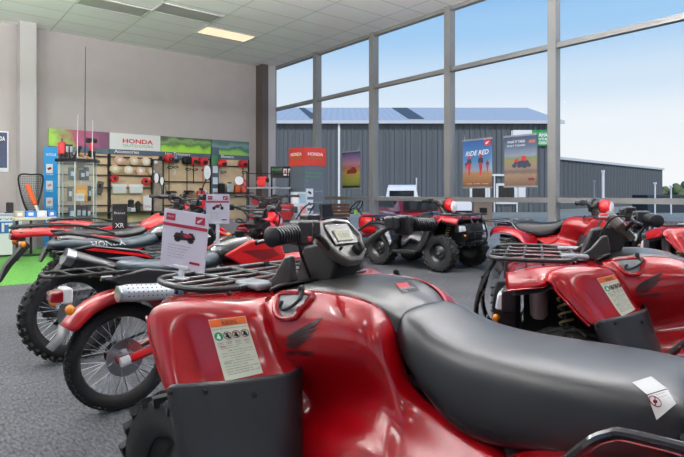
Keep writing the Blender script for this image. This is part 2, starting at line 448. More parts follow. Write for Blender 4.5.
def make_quad(name, label, rack_mat=mat('rack_black', '#131316', .38), body=RED, accent=RED, card=True, tagk='', front_detail=True, pod_scale=1.0):
    q = thing(name, label, 'quad bike')
    # ---- wheels
    for x, y, w, s in ((.645, .47, .21, 1), (.645, -.47, .21, -1), (-.645, .45, .25, 1), (-.645, -.45, .25, -1)):
        quad_wheel(q, x, y, .305, w, s)
    # ---- side panels
    rows = [
        [B(262, 294, .26), B(300, 289, .222), B(340, 292.5, .205), B(374, 301, .176), B(390, 317, .158), B(398, 334, .148), B(404, 368, .15), B(420, 402, .17), B(500, 440, .17)],
        [B(266, 308, .33), B(300, 305, .275), B(342, 306, .26), B(372, 315, .235), B(384, 333, .212), B(391, 350, .20), B(400, 384, .20), B(418, 416, .21), B(505, 450, .20)],
        [B(268, 335, .335), B(300, 342, .31), B(346, 338, .30), B(371, 345, .275), B(382, 358, .25), B(389, 372, .235), B(398, 398, .23), B(415, 427, .225), B(508, 460, .23)],
        [B(276, 356, .33), B(304, 366, .295), B(346, 364, .275), B(370, 371, .26), B(381, 380, .25), B(388, 390, .24), B(396, 408, .24), B(412, 436, .24), B(508, 470, .25)],
        [B(290, 370, .27), B(308, 386, .23), B(344, 388, .225), B(368, 392, .225), B(380, 398, .23), B(387, 404, .235), B(394, 418, .245), B(408, 446, .26), B(452, 474, .29)],
        [B(302, 392, .24), B(315, 405, .205), B(342, 408, .21), B(366, 410, .225), B(378, 412, .24), B(385, 416, .25), B(391, 428, .265), B(404, 458, .29), B(445, 490, .32)],
        [B(300, 420, .28), B(313, 424, .265), B(340, 426, .27), B(364, 427, .275), B(376, 430, .28), B(382, 436, .29), B(388, 448, .31), B(398, 475, .33), B(435, 510, .36)],
        [B(292, 438, .32), B(308, 441, .32), B(338, 444, .325), B(360, 446, .33), B(373, 450, .335), B(380, 456, .34), B(385, 468, .35), B(394, 498, .37), B(428, 540, .39)],
        [B(292, 470, .335), B(308, 475, .34), B(336, 480, .345), B(358, 484, .35), B(370, 490, .355), B(378, 498, .36), B(383, 515, .37), B(390, 548, .39), B(420, 590, .40)],
    ]
    mb = MB().grid(rows)
    sp = mb.build('side_panel', body, q, sub=2, solid=.006, off=-1)
    sp2 = mb.mirror().build('side_panel', body, q, sub=2, solid=.006, off=1)
    # ---- front fenders
    F = [
        [(.96, .0, .86), (.96, .2, .86), (.955, .34, .86), (.945, .41, .845), (.94, .44, .81), (.94, .445, .775)],
        [(.90, .0, .895), (.90, .2, .895), (.89, .38, .89), (.88, .45, .875), (.87, .485, .835), (.868, .49, .795)],
        [(.78, .0, .915), (.78, .2, .915), (.775, .40, .92), (.765, .49, .905), (.755, .535, .87), (.75, .545, .825)],
        [(.66, .0, .92), (.66, .2, .92), (.655, .40, .925), (.655, .52, .915), (.67, .578, .875), (.685, .59, .82)],
        [(.57, .0, .92), (.565, .2, .925), (.56, .38, .935), (.565, .50, .925), (.625, .582, .865), (.655, .593, .79)],
        [(.49, .1, .92), (.48, .24, .925), (.47, .385, .925), (.50, .50, .885), (.595, .585, .82), (.64, .597, .745)],
        [(.44, .16, .90), (.40, .27, .90), (.375, .395, .885), (.435, .505, .84), (.575, .588, .77), (.63, .60, .70)],
        [(.38, .2, .84), (.33, .28, .825), (.305, .40, .81), (.375, .508, .76), (.56, .59, .705), (.625, .602, .655)],
        [(.33, .22, .77), (.27, .29, .745), (.245, .40, .735), (.33, .512, .70), (.55, .592, .66), (.62, .604, .635)],
    ]
    F = [r[:3]+[(r[3][0]+(r[2][0]-r[3][0])*.22, r[3][1]-.022, r[3][2]+.012+(r[2][2]-r[3][2])*.2)]+r[3:] for r in F[:3]]
    F += [
        [(.57, .0, .935), B(240, 301, .38), B(222, 299, .42), B(196, 298, .475), B(183, 299, .505), B(150, 300, .568), B(146, 317, .578)],
        [(.52, .1, .93), B(258, 305, .34), B(243, 306, .40), B(205, 307, .48), B(187, 309, .515), B(155, 312, .578), B(148, 325, .587)],
        [(.46, .2, .90), B(272, 322, .32), B(255, 326, .39), B(211, 330, .487), B(190, 330, .515), B(163, 333, .587), B(148, 334, .593)],
        [(.41, .22, .84), B(280, 342, .31), B(262, 346, .385), B(216, 352, .492), B(194, 352, .52), B(168, 354, .592), B(153, 352, .60)],
        [(.36, .22, .78), B(290, 362, .30), B(270, 366, .38), B(221, 374, .497), B(198, 373, .525), B(173, 374, .598), B(159, 372, .605)],
        [(.33, .22, .74), B(302, 378, .29), B(278, 380, .375), B(226, 387, .502), B(202, 388, .53), B(178, 390, .603), B(166, 391, .608)]]
    mb = MB().grid(F)
    ff = mb.build('front_fender', body, q, sub=2, solid=.008, off=-1)
    mb.mirror().build('front_fender', body, q, sub=2, solid=.008, off=1)
    # flared lip along the outer edge
    for sgn in (1, -1):
        m = MB(); m.tube(smoothpath([(r[-1][0], sgn*(r[-1][1]-.004), r[-1][2]) for r in F], 3), .006, 6)
        m.build('fender_lip', body, ff)
    # dark inner arch liner
    m = MB()
    L = [[Vector(p)+Vector((-.015, -.02, -.03)) for p in r] for r in F[:6]]
    for sgn in (1, -1):
        m.grid([[(p.x, p.y*sgn, p.z) for p in r] for r in L])
    m.build('inner_arch', BLKM, q, sub=1)
    # ---- mudguards behind the front wheels
    G = [
        [(.34, .2, .76), B(303, 371, .295), B(279, 374, .382), B(226, 381, .508), B(202, 382, .537), B(178, 384, .61), B(165, 385, .615)],
        [(.35, .22, .70), B(305, 392, .30), B(282, 396, .39), B(228, 402, .516), B(205, 402, .545), B(181, 404, .613), B(168, 402, .618)],
        [(.35, .24, .60), B(307, 420, .31), B(286, 426, .40), B(232, 432, .526), B(210, 432, .552), B(186, 434, .616), B(172, 430, .622)],
        [(.34, .26, .50), B(308, 450, .32), B(290, 456, .41), B(238, 462, .536), B(217, 463, .56), B(193, 466, .617), B(178, 460, .622)],
        [(.32, .28, .40), B(306, 490, .335), B(292, 496, .42), B(248, 500, .546), B(230, 502, .57), B(208, 504, .612), B(193, 497, .616)],
        [(.26, .30, .33), (.14, .38, .31), (.12, .47, .305), (.15, .55, .30), (.22, .59, .30), (.28, .605, .30), (.34, .61, .31)]]
    mb = MB().grid(G)
    mg = mb.build('mudguard', BLK, q, sub=2, solid=.008, off=-1)
    mg2 = mb.mirror().build('mudguard', BLK, q, sub=2, solid=.008, off=1)
    bv = bvh_of([mg])
    for g, sg in ((mg, 1), (mg2, -1)):
        for px, py in ((205, 392), (254, 395), (171, 393)):
            m = MB()
            h, n = Bhit(px, py, bv)
            if n.dot(QCAM-h) < 0: n = -n
            c1 = h-n*.003; c2 = h+n*.006
            if sg < 0: c1.y *= -1; c2.y *= -1
            m.cyl(c1, c2, .009, 10, .007)
            m.build('fixing_bolt', DMET, g)
    # ---- footwells
    for s in (1, -1):
        m = MB()
        m.box((-.02, .46*s, .275), (.50, .25, .03)); m.box((-.02, .335*s, .33), (.50, .02, .12))
        for k in range(7): m.box((-.2+k*.06, .46*s, .295), (.025, .18, .02))
        m.box((-.02, .585*s, .29), (.5, .02, .05))
        m.build('footwell', BLK, q, bev=.006)
    # ---- tank cover
    T = []
    def ztop(x):
        K = [(.6, .93), (.5, .94), (.42, .965), (.33, .985), (.2, .982), (.1, .958), (0, .92), (-.06, .888), (-.2, .85)]
        for (a, za), (b, zb_) in zip(K, K[1:]):
            if x >= b: return zb_+(za-zb_)*(x-b)/(a-b)
        return .85
    for e in (B(272, 297, .23), B(292, 291, .225), B(320, 292, .215), B(350, 296, .20), B(374, 302, .178), B(387, 314, .16), B(396, 327, .15), B(402, 339, .145), B(405, 349, .142)):
        x, hw, zb = e
        dx = (.02 if x > .1 else -.05*(1-x/.1)); zt = ztop(x+dx); zb = min(zb, zt-.012)
        T.append([(x, -hw*1.0, zb-.012), (x, -hw, zb+.008), (x+dx*.3, -hw*.74, zb+(zt-zb)*.60), (x+dx*.7, -hw*.42, zt-.008), (x+dx, 0, zt), (x+dx*.7, hw*.42, zt-.008), (x+dx*.3, hw*.74, zb+(zt-zb)*.60), (x, hw, zb+.008), (x, hw, zb-.012)])
    tc_ = MB().grid(T).build('tank_cover', COVER, q, sub=2, solid=.006, off=0)
    bv = bvh_of([tc_])
    if card:
        C4 = [Bhit(*p, bv) for p in ((393, 283.5), (411, 281.5), (420, 291), (402, 294.5))]
        c = [h+Vector((0, 0, .002)) for h, n in C4]
        st = MB().poly(c).build('tank_sticker', BLKM, tc_, smooth=False)
        m = MB(); u = c[1]-c[0]; v = c[3]-c[0]
        m.poly([c[0]+u*.1+v*.08, c[0]+u*.72+v*.08, c[0]+u*.72+v*.55, c[0]+u*.1+v*.55]); m.v = [(x, y, z+.001) for x, y, z in m.v]
        m.build('sticker_red_block', RED2, st, smooth=False)
        m = MB(); put_text(m, 'WARNING', c[3]+u*.08-v*.3+Vector((0, 0, .0015)), u, -v, .8, .2, .01)
        m.build('sticker_text', mat('sticker_grey', '#b0b0b0'), st, smooth=False)
    # ---- front deck under the rack and collar round the steering column
    m = MB()
    m.grid([[(.50, y, .925+.0*abs(y)) for y in (-.26, -.14, 0, .14, .26)], [(.46, y, .955) for y in (-.25, -.14, 0, .14, .25)], [(.42, y, .965) for y in (-.22, -.14, 0, .14, .22)]])
    m.build('front_deck', COVER, q, sub=2, solid=.01)
    for s in (1, -1):
        m = MB()
        m.prism([(.50, .93), (.60, .925), (.52, .985), (.465, 1.055), (.435, 1.06), (.42, .97)], .17*s, .20*s)
        m.build('column_collar', COVER, q, bev=.008, sub=0)
        m = MB(); m.box((.60, .22*s, .945), (.14, .09, .022)); m.build('storage_lid', GREYP, q, bev=.008)
    m = MB(); m.prism([(.36, .95), (.56, .92), (.50, 1.08), (.40, 1.1), (.33, 1.03)], -.07, .07)
    m.cyl((.50, 0, .75), (.37, 0, 1.12), .028, 12); m.build('steering_column', BLKM, q, bev=.01)
    # ---- seat
    S = []
    for x, hw, zt, zb, bw in ((.02, .10, .90, .85, .12), (-.005, .15, .925, .81, .165), (-.05, .172, .912, .765, .19), (-.11, .182, .885, .71, .205), (-.18, .19, .865, .645, .22), (-.28, .198, .855, .60, .235), (-.42, .205, .855, .62, .242), (-.56, .21, .86, .65, .24), (-.68, .205, .862, .68, .23), (-.76, .185, .85, .70, .205), (-.80, .15, .80, .715, .17)):
        d_ = zt-zb
        half = [(bw, zb), (bw*1.03, zb+d_*.3), (hw*1.09, zt-.06), (hw*.99, zt-.022), (hw*.80, zt-.003), (hw*.35, zt+.003)]
        S.append([(x, -a, b) for a, b in half]+[(x, a, b) for a, b in half[::-1]])
    seat = MB().loft(S).build('seat', SEATM, q, sub=2)
    bv = bvh_of([seat])
    m = MB()
    if card:
        for quad_ in (((632, 383), (651, 377), (667, 389), (647, 395)), ((647.5, 396), (667.5, 390), (676, 404), (656.5, 420))):
            N = 4; g = []
            for i in range(N+1):
                r_ = []
                for j in range(N+1):
                    a, b = i/N, j/N
                    p0 = Vector(quad_[0]).lerp(Vector(quad_[1]), b); p1 = Vector(quad_[3]).lerp(Vector(quad_[2]), b); p = p0.lerp(p1, a)
                    h, n = Bhit(p.x, p.y, bv)
                    if n.dot(QCAM-h) < 0: n = -n
                    r_.append(h+n*.002)
                g.append(r_)
            m.grid(g)
        sl = m.build('seat_label', mat('label_silver', '#c9c9c8', .4), seat)
        m = MB(); h, n = Bhit(655, 402, bv); n = n if n.dot(QCAM-h) > 0 else -n
        u = (Bhit(667, 396, bv)[0]-Bhit(655, 400, bv)[0]).normalized(); v = n.cross(u)
        o = h+n*.0035
        ring = [o+u*math.cos(a)*.0105+v*math.sin(a)*.013 for a in [k*PI/10 for k in range(20)]]
        m.tube(ring, .0013, 4, closed=True); m.cyl(o-u*.007-v*.009, o+u*.007+v*.009, .0013, 4); m.ball(o, .0045, 5)
        m.build('prohibition_mark', DRED, sl)
        m = MB()
        for k in range(4): put_text(m, 'Do not carry', o+u*.013+v*(.010-k*.007), u, v, .022, .0035)
        m.build('label_text', INK, sl, smooth=False)
    # ---- rear fenders and rear deck
    E_ = [
        [(-.36, .22, .60), (-.34, .33, .55), (-.33, .45, .46), (-.33, .56, .38), (-.33, .59, .33)],
        [(-.42, .22, .655), (-.41, .33, .645), (-.40, .46, .62), (-.40, .56, .56), (-.41, .60, .50)],
        [(-.50, .215, .685), (-.49, .33, .70), (-.49, .47, .725), (-.50, .57, .69), (-.51, .605, .63)],
        [(-.62, .21, .70), (-.62, .33, .735), (-.62, .48, .785), (-.63, .575, .75), (-.63, .605, .69)],
        [(-.76, .20, .72), (-.76, .33, .765), (-.76, .48, .805), (-.76, .57, .77), (-.76, .60, .71)],
        [(-.90, .18, .73), (-.90, .33, .77), (-.90, .46, .80), (-.89, .54, .76), (-.89, .57, .69)],
        [(-1.0, .15, .72), (-1.0, .32, .75), (-.99, .43, .77), (-.97, .50, .72), (-.97, .52, .66)],
        [(-1.04, .15, .68), (-1.04, .31, .70), (-1.03, .41, .70), (-1.01, .47, .66), (-1.0, .49, .60)],
    ]
    mb = MB().grid(E_)
    mb.build('rear_fender', body, q, sub=2, solid=.008, off=-1); mb.mirror().build('rear_fender', body, q, sub=2, solid=.008, off=1)
    MB().box((-.92, 0, .80), (.22, .42, .05)).build('rear_deck', BLKG, q, bev=.012)
    for s in (1, -1):
        MB().box((-1.045, .28*s, .70), (.03, .12, .06)).build('tail_light', REDLENS, q, bev=.01)
    # ---- racks
    m = MB(); r = .0115
    zr = .858
    for s in (1, -1):
        m.tube(smoothpath([(-.60, .46*s, .755), (-.65, .46*s, .815), (-.69, .455*s, .848), (-.75, .45*s, zr), (-1.05, .45*s, zr+.005), (-1.13, .42*s, zr+.005), (-1.16, .34*s, zr+.005), (-1.165, 0, zr+.005)], 4), r, 10)
    m.tube([(-.84, -.45, zr), (-.84, .45, zr)], .009, 8); m.tube([(-1.0, -.45, zr), (-1.0, .45, zr)], .009, 8)
    for y in (-.3, -.15, 0, .15, .3): m.tube([(-.84, y, zr-.004), (-1.165, y, zr-.002)], .007, 8)
    for s in (1, -1): m.cyl((-.76, .30*s, .80), (-.80, .40*s, zr), .009, 8); m.cyl((-1.0, .3*s, .78), (-1.02, .3*s, zr), .009, 8)
    m.build('rear_rack', BLKG, q)
    m = MB(); zf = .938
    loop = [(.60, .30), (.66, .40), (.80, .43), (.95, .41), (1.03, .34), (1.05, .2), (1.055, 0)]
    m.tube(smoothpath([(x, y, zf) for x, y in loop]+[(x, -y, zf) for x, y in loop[-2::-1]], 4), .012, 10)
    for x, w_ in ((.66, .40), (.76, .42), (.86, .42), (.96, .40)): m.tube([(x, -w_, zf-.006), (x, w_, zf-.006)], .008, 8)
    for y in (-.2, 0, .2): m.tube([(.62, y, zf), (1.05, y, zf)], .008, 8)
    m.tube([(.60, -.30, zf), (.60, .30, zf)], .012, 8)
    for s in (1, -1):
        m.cyl((.62, .32*s, zf), (.60, .34*s, .92), .009, 8); m.cyl((.95, .3*s, zf), (.95, .3*s, .82), .009, 8)
    m.build('front_rack', rack_mat, q)
    # ---- front bumper, lamps, grille
    m = MB()
    for s in (1, -1):
        m.tube(smoothpath([(.90, .20*s, .42), (1.06, .20*s, .45), (1.12, .19*s, .60), (1.08, .18*s, .78), (1.02, .18*s, .90), (1.02, .18*s, .955)], 4), .014, 8)
    for z, x in ((.50, 1.09), (.66, 1.11), (.80, 1.08)): m.tube([(x, -.19, z), (x, .19, z)], .012, 8)
    m.build('front_bumper', BLKG, q)
    m = MB(); m.prism([(.90, .50), (.98, .52), (1.03, .64), (1.0, .79), (.90, .80)], -.24, .24)
    for k in range(5): m.box((1.03, 0, .56+k*.045), (.03, .3, .012))
    m.build('grille', BLK, q, bev=.008)
    for s in (1, -1):
        hl = MB().prism([(.93, .66), (1.0, .67), (.985, .755), (.92, .775)], .25*s, .42*s).build('headlight', CLEAR, q, bev=.012)
        MB().box((.93, .335*s, .715), (.07, .19, .12)).build('headlight_surround', BLK, hl, bev=.01)
        MB().ball((1.0, .30*s, .60), .022, 6).build('indicator', ORANGE, q)
    # ---- chassis, engine, axles
    m = MB()
    for s in (1, -1):
        m.tube([(.92, .12*s, .42), (.5, .13*s, .30), (-.5, .13*s, .30), (-.85, .12*s, .62)], .018, 8)
        m.tube([(.9, .12*s, .78), (.45, .13*s, .80), (-.1, .13*s, .70), (-.9, .13*s, .72)], .016, 8)
        for x, z in ((.9, .42), (.45, .30), (-.4, .30)): m.cyl((x, .12*s, z), (x, .13*s, .78), .014, 8)
    m.build('chassis', BLKM, q)
    m = MB(); m.prism([(-.3, .32), (.28, .32), (.34, .45), (.26, .62), (.05, .68), (-.25, .62)], -.14, .14)
    m.lathe([(.11, .14), (.13, .17), (.10, .21), (0.0001, .215)], (.05, 0, .45), 'y', 20)
    m.lathe([(.10, -.21), (.12, -.18), (.12, -.14)], (-.1, 0, .45), 'y', 20)
    for k in range(6): m.box((.18, 0, .50+k*.03), (.2, .24, .01))
    m.build('engine', ALU, q, bev=.01)
    m = MB(); m.tube([(-.55, -.22, .55), (-.95, -.22, .60)], .06, 14); m.build('exhaust', STEEL, q)
    m = MB()
    for s in (1, -1):
        for x in (.60, .70): m.cyl((x, .10*s, .36), (.645, .40*s, .30), .013, 8); m.cyl((x, .12*s, .48), (.645, .38*s, .40), .012, 8)
        m.cyl((.645, .1*s, .33), (.645, .42*s, .31), .02, 10)
    m.cyl((-.645, -.4, .31), (-.645, .4, .31), .03, 12)
    m.prism([(-.2, .34), (-.62, .26), (-.74, .30), (-.62, .38), (-.2, .44)], -.05, .05)
    m.build('axle_assembly', BLKM, q)
    for s in (1, -1):
        sh = MB().cyl((.66, .22*s, .78), (.62, .36*s, .38), .020, 10).build('shock_absorber', DMET, q)
        MB().tube(coil((.655, .235*s, .74), (.63, .33*s, .46), .034, 7, .006), .0065, 6).build('spring', YEL, sh)
        sh = MB().cyl((-.5, .2*s, .72), (-.62, .26*s, .36), .018, 10).build('shock_absorber', DMET, q)
        MB().tube(coil((-.51, .205*s, .69), (-.6, .25*s, .44), .032, 7, .006), .0065, 6).build('spring', YEL, sh)
    m = MB()
    for s in (1, -1): m.box((.55, .17*s, .66), (.62, .02, .42))
    m.box((.90, 0, .62), (.03, .34, .36)); m.box((.55, 0, .86), (.7, .34, .02)); m.build('bay_liner', BLKM, q, smooth=False)
    # reservoir seen in the arch
    m = MB(); m.lathe([(.03, .60), (.045, .62), (.05, .74), (.045, .78), (.02, .79)], (.78, .24, 0), 'z', 14); m.build('fluid_reservoir', mat('translucent_plastic', '#a49c9e', .4), q)
    # ---- handlebar
    m = MB()
    for s in (1, -1):
        m.tube(smoothpath([(.36, .0, 1.06), (.35, .06*s, 1.06), (.32, .15*s, 1.12), (.29, .26*s, 1.158), (.25, .43*s, 1.15)], 4), .011, 10)
    hb = m.build('handlebar', BLKM, q)
    for s in (1, -1):
        a = Vector((.268, .325*s, 1.156)); b = Vector((.25, .44*s, 1.15)); g = MB(); prof = []
        n = 10
        g.tube([a.lerp(b, k/n) for k in range(n+1)], [.024]*(n+1), 14)
        for k in range(8):
            c = a.lerp(b, (k+.7)/9)
            d = (b-a).normalized()
            g.tube([c-d*.0045, c-d*.003, c+d*.003, c+d*.0045], [.024, .029, .029, .024], 14)
        e = (b-a).normalized(); g.tube([b-e*.004, b, b+e*.006], [.029, .031, .022], 14)
        g.build('grip', GRIPM, q)
        m = MB(); m.box((.285, .285*s, 1.155), (.062, .06, .08), Matrix.Rotation(R(-8*s), 4, 'Z')); m.box((.30, .225*s, 1.165), (.05, .05, .055))
        sw = m.build('switch_housing', BLK, q, bev=.01)
        if s > 0: MB().box((.255, .278*s, 1.135), (.012, .018, .016)).build('stop_switch', RED2, sw, bev=.003)
        if s > 0: MB().box((.262, .262*s, 1.178), (.012, .014, .010)).build('switch_button', ORANGE, sw, bev=.003)
        m = MB(); m.tube(smoothpath([(.31, .25*s, 1.165), (.335, .29*s, 1.155), (.325, .36*s, 1.14), (.31, .45*s, 1.13)], 4), [.009]*4+[.007]*9, 8)
        m.build('brake_lever', DMET, q)
    m = MB(); m.box((.33, .20, 1.195), (.05, .06, .035)); m.build('brake_reservoir', BLK, q, bev=.008)
    m = MB()
    for s in (1, -1): m.tube(smoothpath([(.30, .24*s, 1.15), (.40, .20*s, 1.16), (.46, .12*s, 1.06), (.46, .05*s, .92)], 5), .006, 6)
    m.build('cable', BLKM, q)
    # ---- display housing
    tilt = Matrix.Rotation(R(-50), 4, 'Y')
    D = Matrix.Translation((.345, .012, 1.105)) @ tilt @ Matrix.Scale(1.12, 4)
    m = MB(); m.M = D
    out = [(.085, -.075), (.095, 0), (.085, .075), (.02, .105), (-.055, .07), (-.085, .03), (-.085, -.03), (-.055, -.07), (.02, -.105)]
    def ringz(sc, z): return [(x*sc, y*sc, z) for x, y in out]
    m.loft([ringz(.74, -.042), ringz(.96, -.024), ringz(1.0, -.006), ringz(.96, .008), ringz(.80, .012), ringz(.76, .002)])
    dh = m.build('display_housing', mat('housing_grey', '#55524d', .3, coat=.4), q, sub=0, bev=.004, angle=30)
    m = MB(); m.M = D; m.box((.025, 0, .004), (.085, .115, .010)); db = m.build('display_bezel', BLKG, dh, bev=.004)
    m = MB(); m.M = D; m.box((.018, 0, .0105), (.042, .072, .004)); m.build('screen', LCD, dh, smooth=False)
    m = MB(); m.M = D
    put_text(m, '0:00', (.006, .026, .0135), (0, -1, 0), (1, 0, 0), .05, .018); m.build('screen_digits', mat('lcd_digits', '#6f6f58', .5), dh, smooth=False)
    m = MB(); m.M = D
    m.lathe([(.018, .0), (.018, .022), (.012, .026), (.0001, .026)], (-.042, -.03, .0), 'z', 14); m.box((-.042, -.03, .028), (.03, .008, .012))
    m.build('ignition_switch', BLKM, dh)
    m = MB()
    m.cyl(D @ Vector((-.03, .04, .0)), D @ Vector((-.03, .04, .016)), .005, 8)
    m.build('display_button', DMET, dh)
    m = MB(); m.box((.43, .03, 1.155), (.06, .10, .03)); bp_ = m.build('lamp_cover', RED2, q, bev=.006)
    MB().box((.43, .03, 1.155), (.062, .102, .009)).build('white_band', WHITE, bp_, smooth=False)

    # ---- side recess with hooked lever, both sides
    bv = bvh_of([sp])
    ringpx = [(282, 294.5), (309, 294), (312, 299), (301, 309), (296, 317), (282, 318.5), (276, 312), (277, 302)]
    o3 = []; i3 = []
    cxp = sum(p[0] for p in ringpx)/8; cyp = sum(p[1] for p in ringpx)/8
    for px, py in ringpx:
        h, n = Bhit(px, py, bv); n = n if n.y > 0 else -n; o3.append(h+n*.004)
    cc = sum(o3, Vector())/8
    for s in (1, -1):
        f = lambda v: Vector((v.x, v.y*s, v.z))
        rp = smoothpath([f(v) for v in o3], 2, True)
        rg = MB(); rg.tube(rp, .011, 8, closed=True); rgo = rg.build('recess_ring', body, q)
        m = MB(); m.face([m._p(f(v*.97+cc*.03+Vector((0, .001, 0)))) for v in o3]); m.build('recess_plate', mat('recess_grey', '#6c7275', .4), rgo, smooth=False)
        m = MB(); k = [B(304, 288, .25), B(304, 295, .262), B(301, 300, .28), B(294, 306, .285), B(286, 309, .29), B(283, 306, .29), B(285, 301, .29)]
        m.tube(smoothpath([f(v+Vector((0, .012, 0))) for v in k], 3), [.0075]*6+[.0055]*13, 8)
        m.ball(f(k[0]+Vector((0, .012, 0))), .012, 6)
        m.build('recess_lever', BLKM, rgo)
        # spread-wing mark and word under it
        wg = MB()
        tl, br_ = (287, 317), (323, 349)
        for feather in WING:
            pts = []
            for x, y in feather:
                h, n = Bhit(tl[0]+x*(br_[0]-tl[0]), br_[1]-y*(br_[1]-tl[1])+4*(1-x)*0, bv)
                n = n if n.y > 0 else -n
                pts.append(f(h+n*.003))
            wg.poly(pts)
        wgo = wg.build('wing_emblem', INK, sp if s > 0 else sp2, smooth=False)
        V, Fc = textmesh('HONDA', .03)
        tx = MB(); b0 = 0
        for x, y in V:
            h, n = Bhit(287+x*29, 355.5-y*5.2, bv); n = n if n.y > 0 else -n
            # on the far side the word must read forwards as well
            if s < 0: h, n = Bhit(287+(1-x)*29, 355.5-y*5.2, bv); n = n if n.y > 0 else -n
            tx._p(f(h+n*.003))
        for fc in Fc: tx.face(fc)
        tx.build('emblem_word', INK, wgo, smooth=False)
    # ---- warning label on the rear face of the left front fender
    bv = bvh_of([ff])
    def onf(px, py, off):
        h, n = Bhit(px, py, bv); n = n if n.dot(QCAM-h) > 0 else -n
        return h+n*off
    Q4 = [Vector(p) for p in ((208.5, 320), (245, 316), (263, 373), (225.5, 381.5))]
    def lp(u, v): return Q4[0].lerp(Q4[1], u).lerp(Q4[3].lerp(Q4[2], u), v)
    def lgrid(u0, v0, u1, v1, off, n=5):
        m = MB(); m.grid([[onf(*lp(u0+(u1-u0)*j/n, v0+(v1-v0)*i/n), off) for j in range(n+1)] for i in range(n+1)]); return m
    wl = lgrid(0, 0, 1, 1, .0015, 8).build('warning_label', mat('label_cream', '#cfd0bb', .45), ff)
    lgrid(.01, .01, .99, .13, .0025, 4).build('label_header', mat('label_orange', '#e0641c', .45), wl)
    def ltext(body_, u, v, w_, h_, m, off=.003, bold=0):
        V, Fc = textmesh(body_, bold); b0 = len(m.v)
        for x, y in V: m._p(onf(*lp(u+x*w_, v-y*h_), off))
        for fc in Fc: m.face([b0+i for i in fc])
    m = MB(); ltext('WARNING', .32, .115, .42, .075, m, .0035, .01)
    ltext('Improper ATV use can result in severe injury', .04, .185, .9, .026, m)
    rl = random.Random(3)
    for i, (u, ln) in enumerate(((.10, .5), (.30, .66), (.10, .84), (.10, .6), (.32, .50), (.10, .84), (.10, .78), (.10, .6), (.10, .86), (.10, .7), (.12, .84))):
        v = .50+i*.042
        txt = ['operate an ATV', 'with more than one rider', 'without a helmet or protective gear', 'after using alcohol', 'on public roads', 'use proper riding techniques and', 'avoid paved surfaces', 'reduce speed on hills', 'read the owners manual and labels', 'follow all instructions', 'REPLACE IF DAMAGED OR LOST'][i]
        ltext(txt, u, v, min(ln, .88-u+.08), .022, m)
    m.build('label_print', INK, wl, smooth=False)
    m = MB(); ltext('NEVER', .12, .47, .16, .026, m, .003, .01); m.build('label_red_word', RED2, wl, smooth=False)
    m = MB(); ltext('ALWAYS', .10, .735, .18, .026, m, .0045, .01); m.build('label_green_word', mat('label_green', '#1f8a5c'), wl, smooth=False)
    for k in range(4):
        cu, cv = .155+k*.235, .285
        def circ(rad, off, mt, nm, fill):
            m = MB(); pts = [onf(*lp(cu+math.cos(a)*rad, cv+math.sin(a)*rad*.62), off) for a in [2*PI*j/16 for j in range(16)]]
            if fill: m.poly(pts)
            else: m.tube(pts, .0011, 4, closed=True)
            return m.build(nm, mt, wl, smooth=False)
        if k == 0: circ(.115, .003, mat('label_green', '#1f8a5c'), 'label_symbol', True)
        else: circ(.10, .0035, DRED, 'label_symbol', False)
        m = MB()
        for a, b_, w_, h_ in ((-.05, .0, .1, .035), (-.02, .035, .05, .04), (.0, -.02, .05, .03)):
            u0, v0 = cu+a, cv-b_
            m.poly([onf(*lp(u0, v0), .0042), onf(*lp(u0+w_, v0-.005), .0042), onf(*lp(u0+w_*.8, v0+h_), .0042), onf(*lp(u0-.01, v0+h_*.8), .0042)])
        if k: m.poly([onf(*lp(cu-.075, cv-.045), .005), onf(*lp(cu-.06, cv-.052), .005), onf(*lp(cu+.075, cv+.045), .005), onf(*lp(cu+.06, cv+.052), .005)])
        m.build('label_pictogram', INK if k else mat('label_cream'.replace('cream','white'), '#dfe8df'), wl, smooth=False)
        if True:
            m = MB()
            for j in range(3): ltext(['never', 'carry', 'riders'][j], cu-.08, .405+j*.026, .15, .017, m)
            m.build('label_caption', INK, wl, smooth=False)
    return q
def add_pod(q):
    ps = []
    for t, w_, zt, zb in ((.42, .06, 1.15, 1.02), (.45, .085, 1.195, .985), (.50, .10, 1.215, .955), (.56, .10, 1.195, .95), (.595, .085, 1.16, .965)):
        zc = (zt+zb)/2; hh = (zt-zb)/2
        ps.append([(t, math.cos(a)*w_, zc+math.sin(a)*hh) for a in [2*PI*k/14 for k in range(14)]])
    pd = MB().loft(ps).build('headlight_pod', RED2, q, sub=1)
    lr = []
    for t, sc in ((.575, 1.06), (.60, 1.0), (.615, .85)):
        lr.append([(t, math.cos(a)*.09*sc, 1.06+math.sin(a)*.105*sc) for a in [2*PI*k/14 for k in range(14)]])
    MB().loft(lr).build('pod_surround', WHITE, pd, sub=1)
    MB().ball((.60, 0, 1.06), .06, 8, (.5, 1, 1)).build('pod_lens', CLEAR, pd)
def place(o, X, Z, th_deg):
    o.location = cw(X, Z, 0); o.rotation_euler = (0, 0, R(th_deg-39.3))
near = make_quad('quad_bike', 'large red quad bike up close, its wide black seat filling the lower right')
place(near, _QX, _QZ, math.degrees(_th) % 360)
def swap(o, pairs, names=None):
    for c in [o]+list(o.children_recursive):
        if c.type != 'MESH' or (names and c.name.split('.')[0] not in names): continue
        for i, sl in enumerate(c.material_slots):
            for a, b in pairs:
                if sl.material == a: sl.link = 'OBJECT'; sl.material = b
NAVY = mat('navy_black_plastic', '#15161f', .22, coat=.6)
def quad_copy(X, Z, th, label):
    o = dup(near, cw(X, Z, 0), R(th-39.3), label)
    return o
q3 = quad_copy(1.89, 2.88, 160, 'red quad bike just beyond the large seat, its front wheel arch open to view')
q2 = quad_copy(3.36, 7.95, 320, 'plain red quad bike parked by the windows, facing the right side')
q1 = quad_copy(1.50, 9.6, 315, 'black and red quad bike showing its front bumper, parked by the windows')
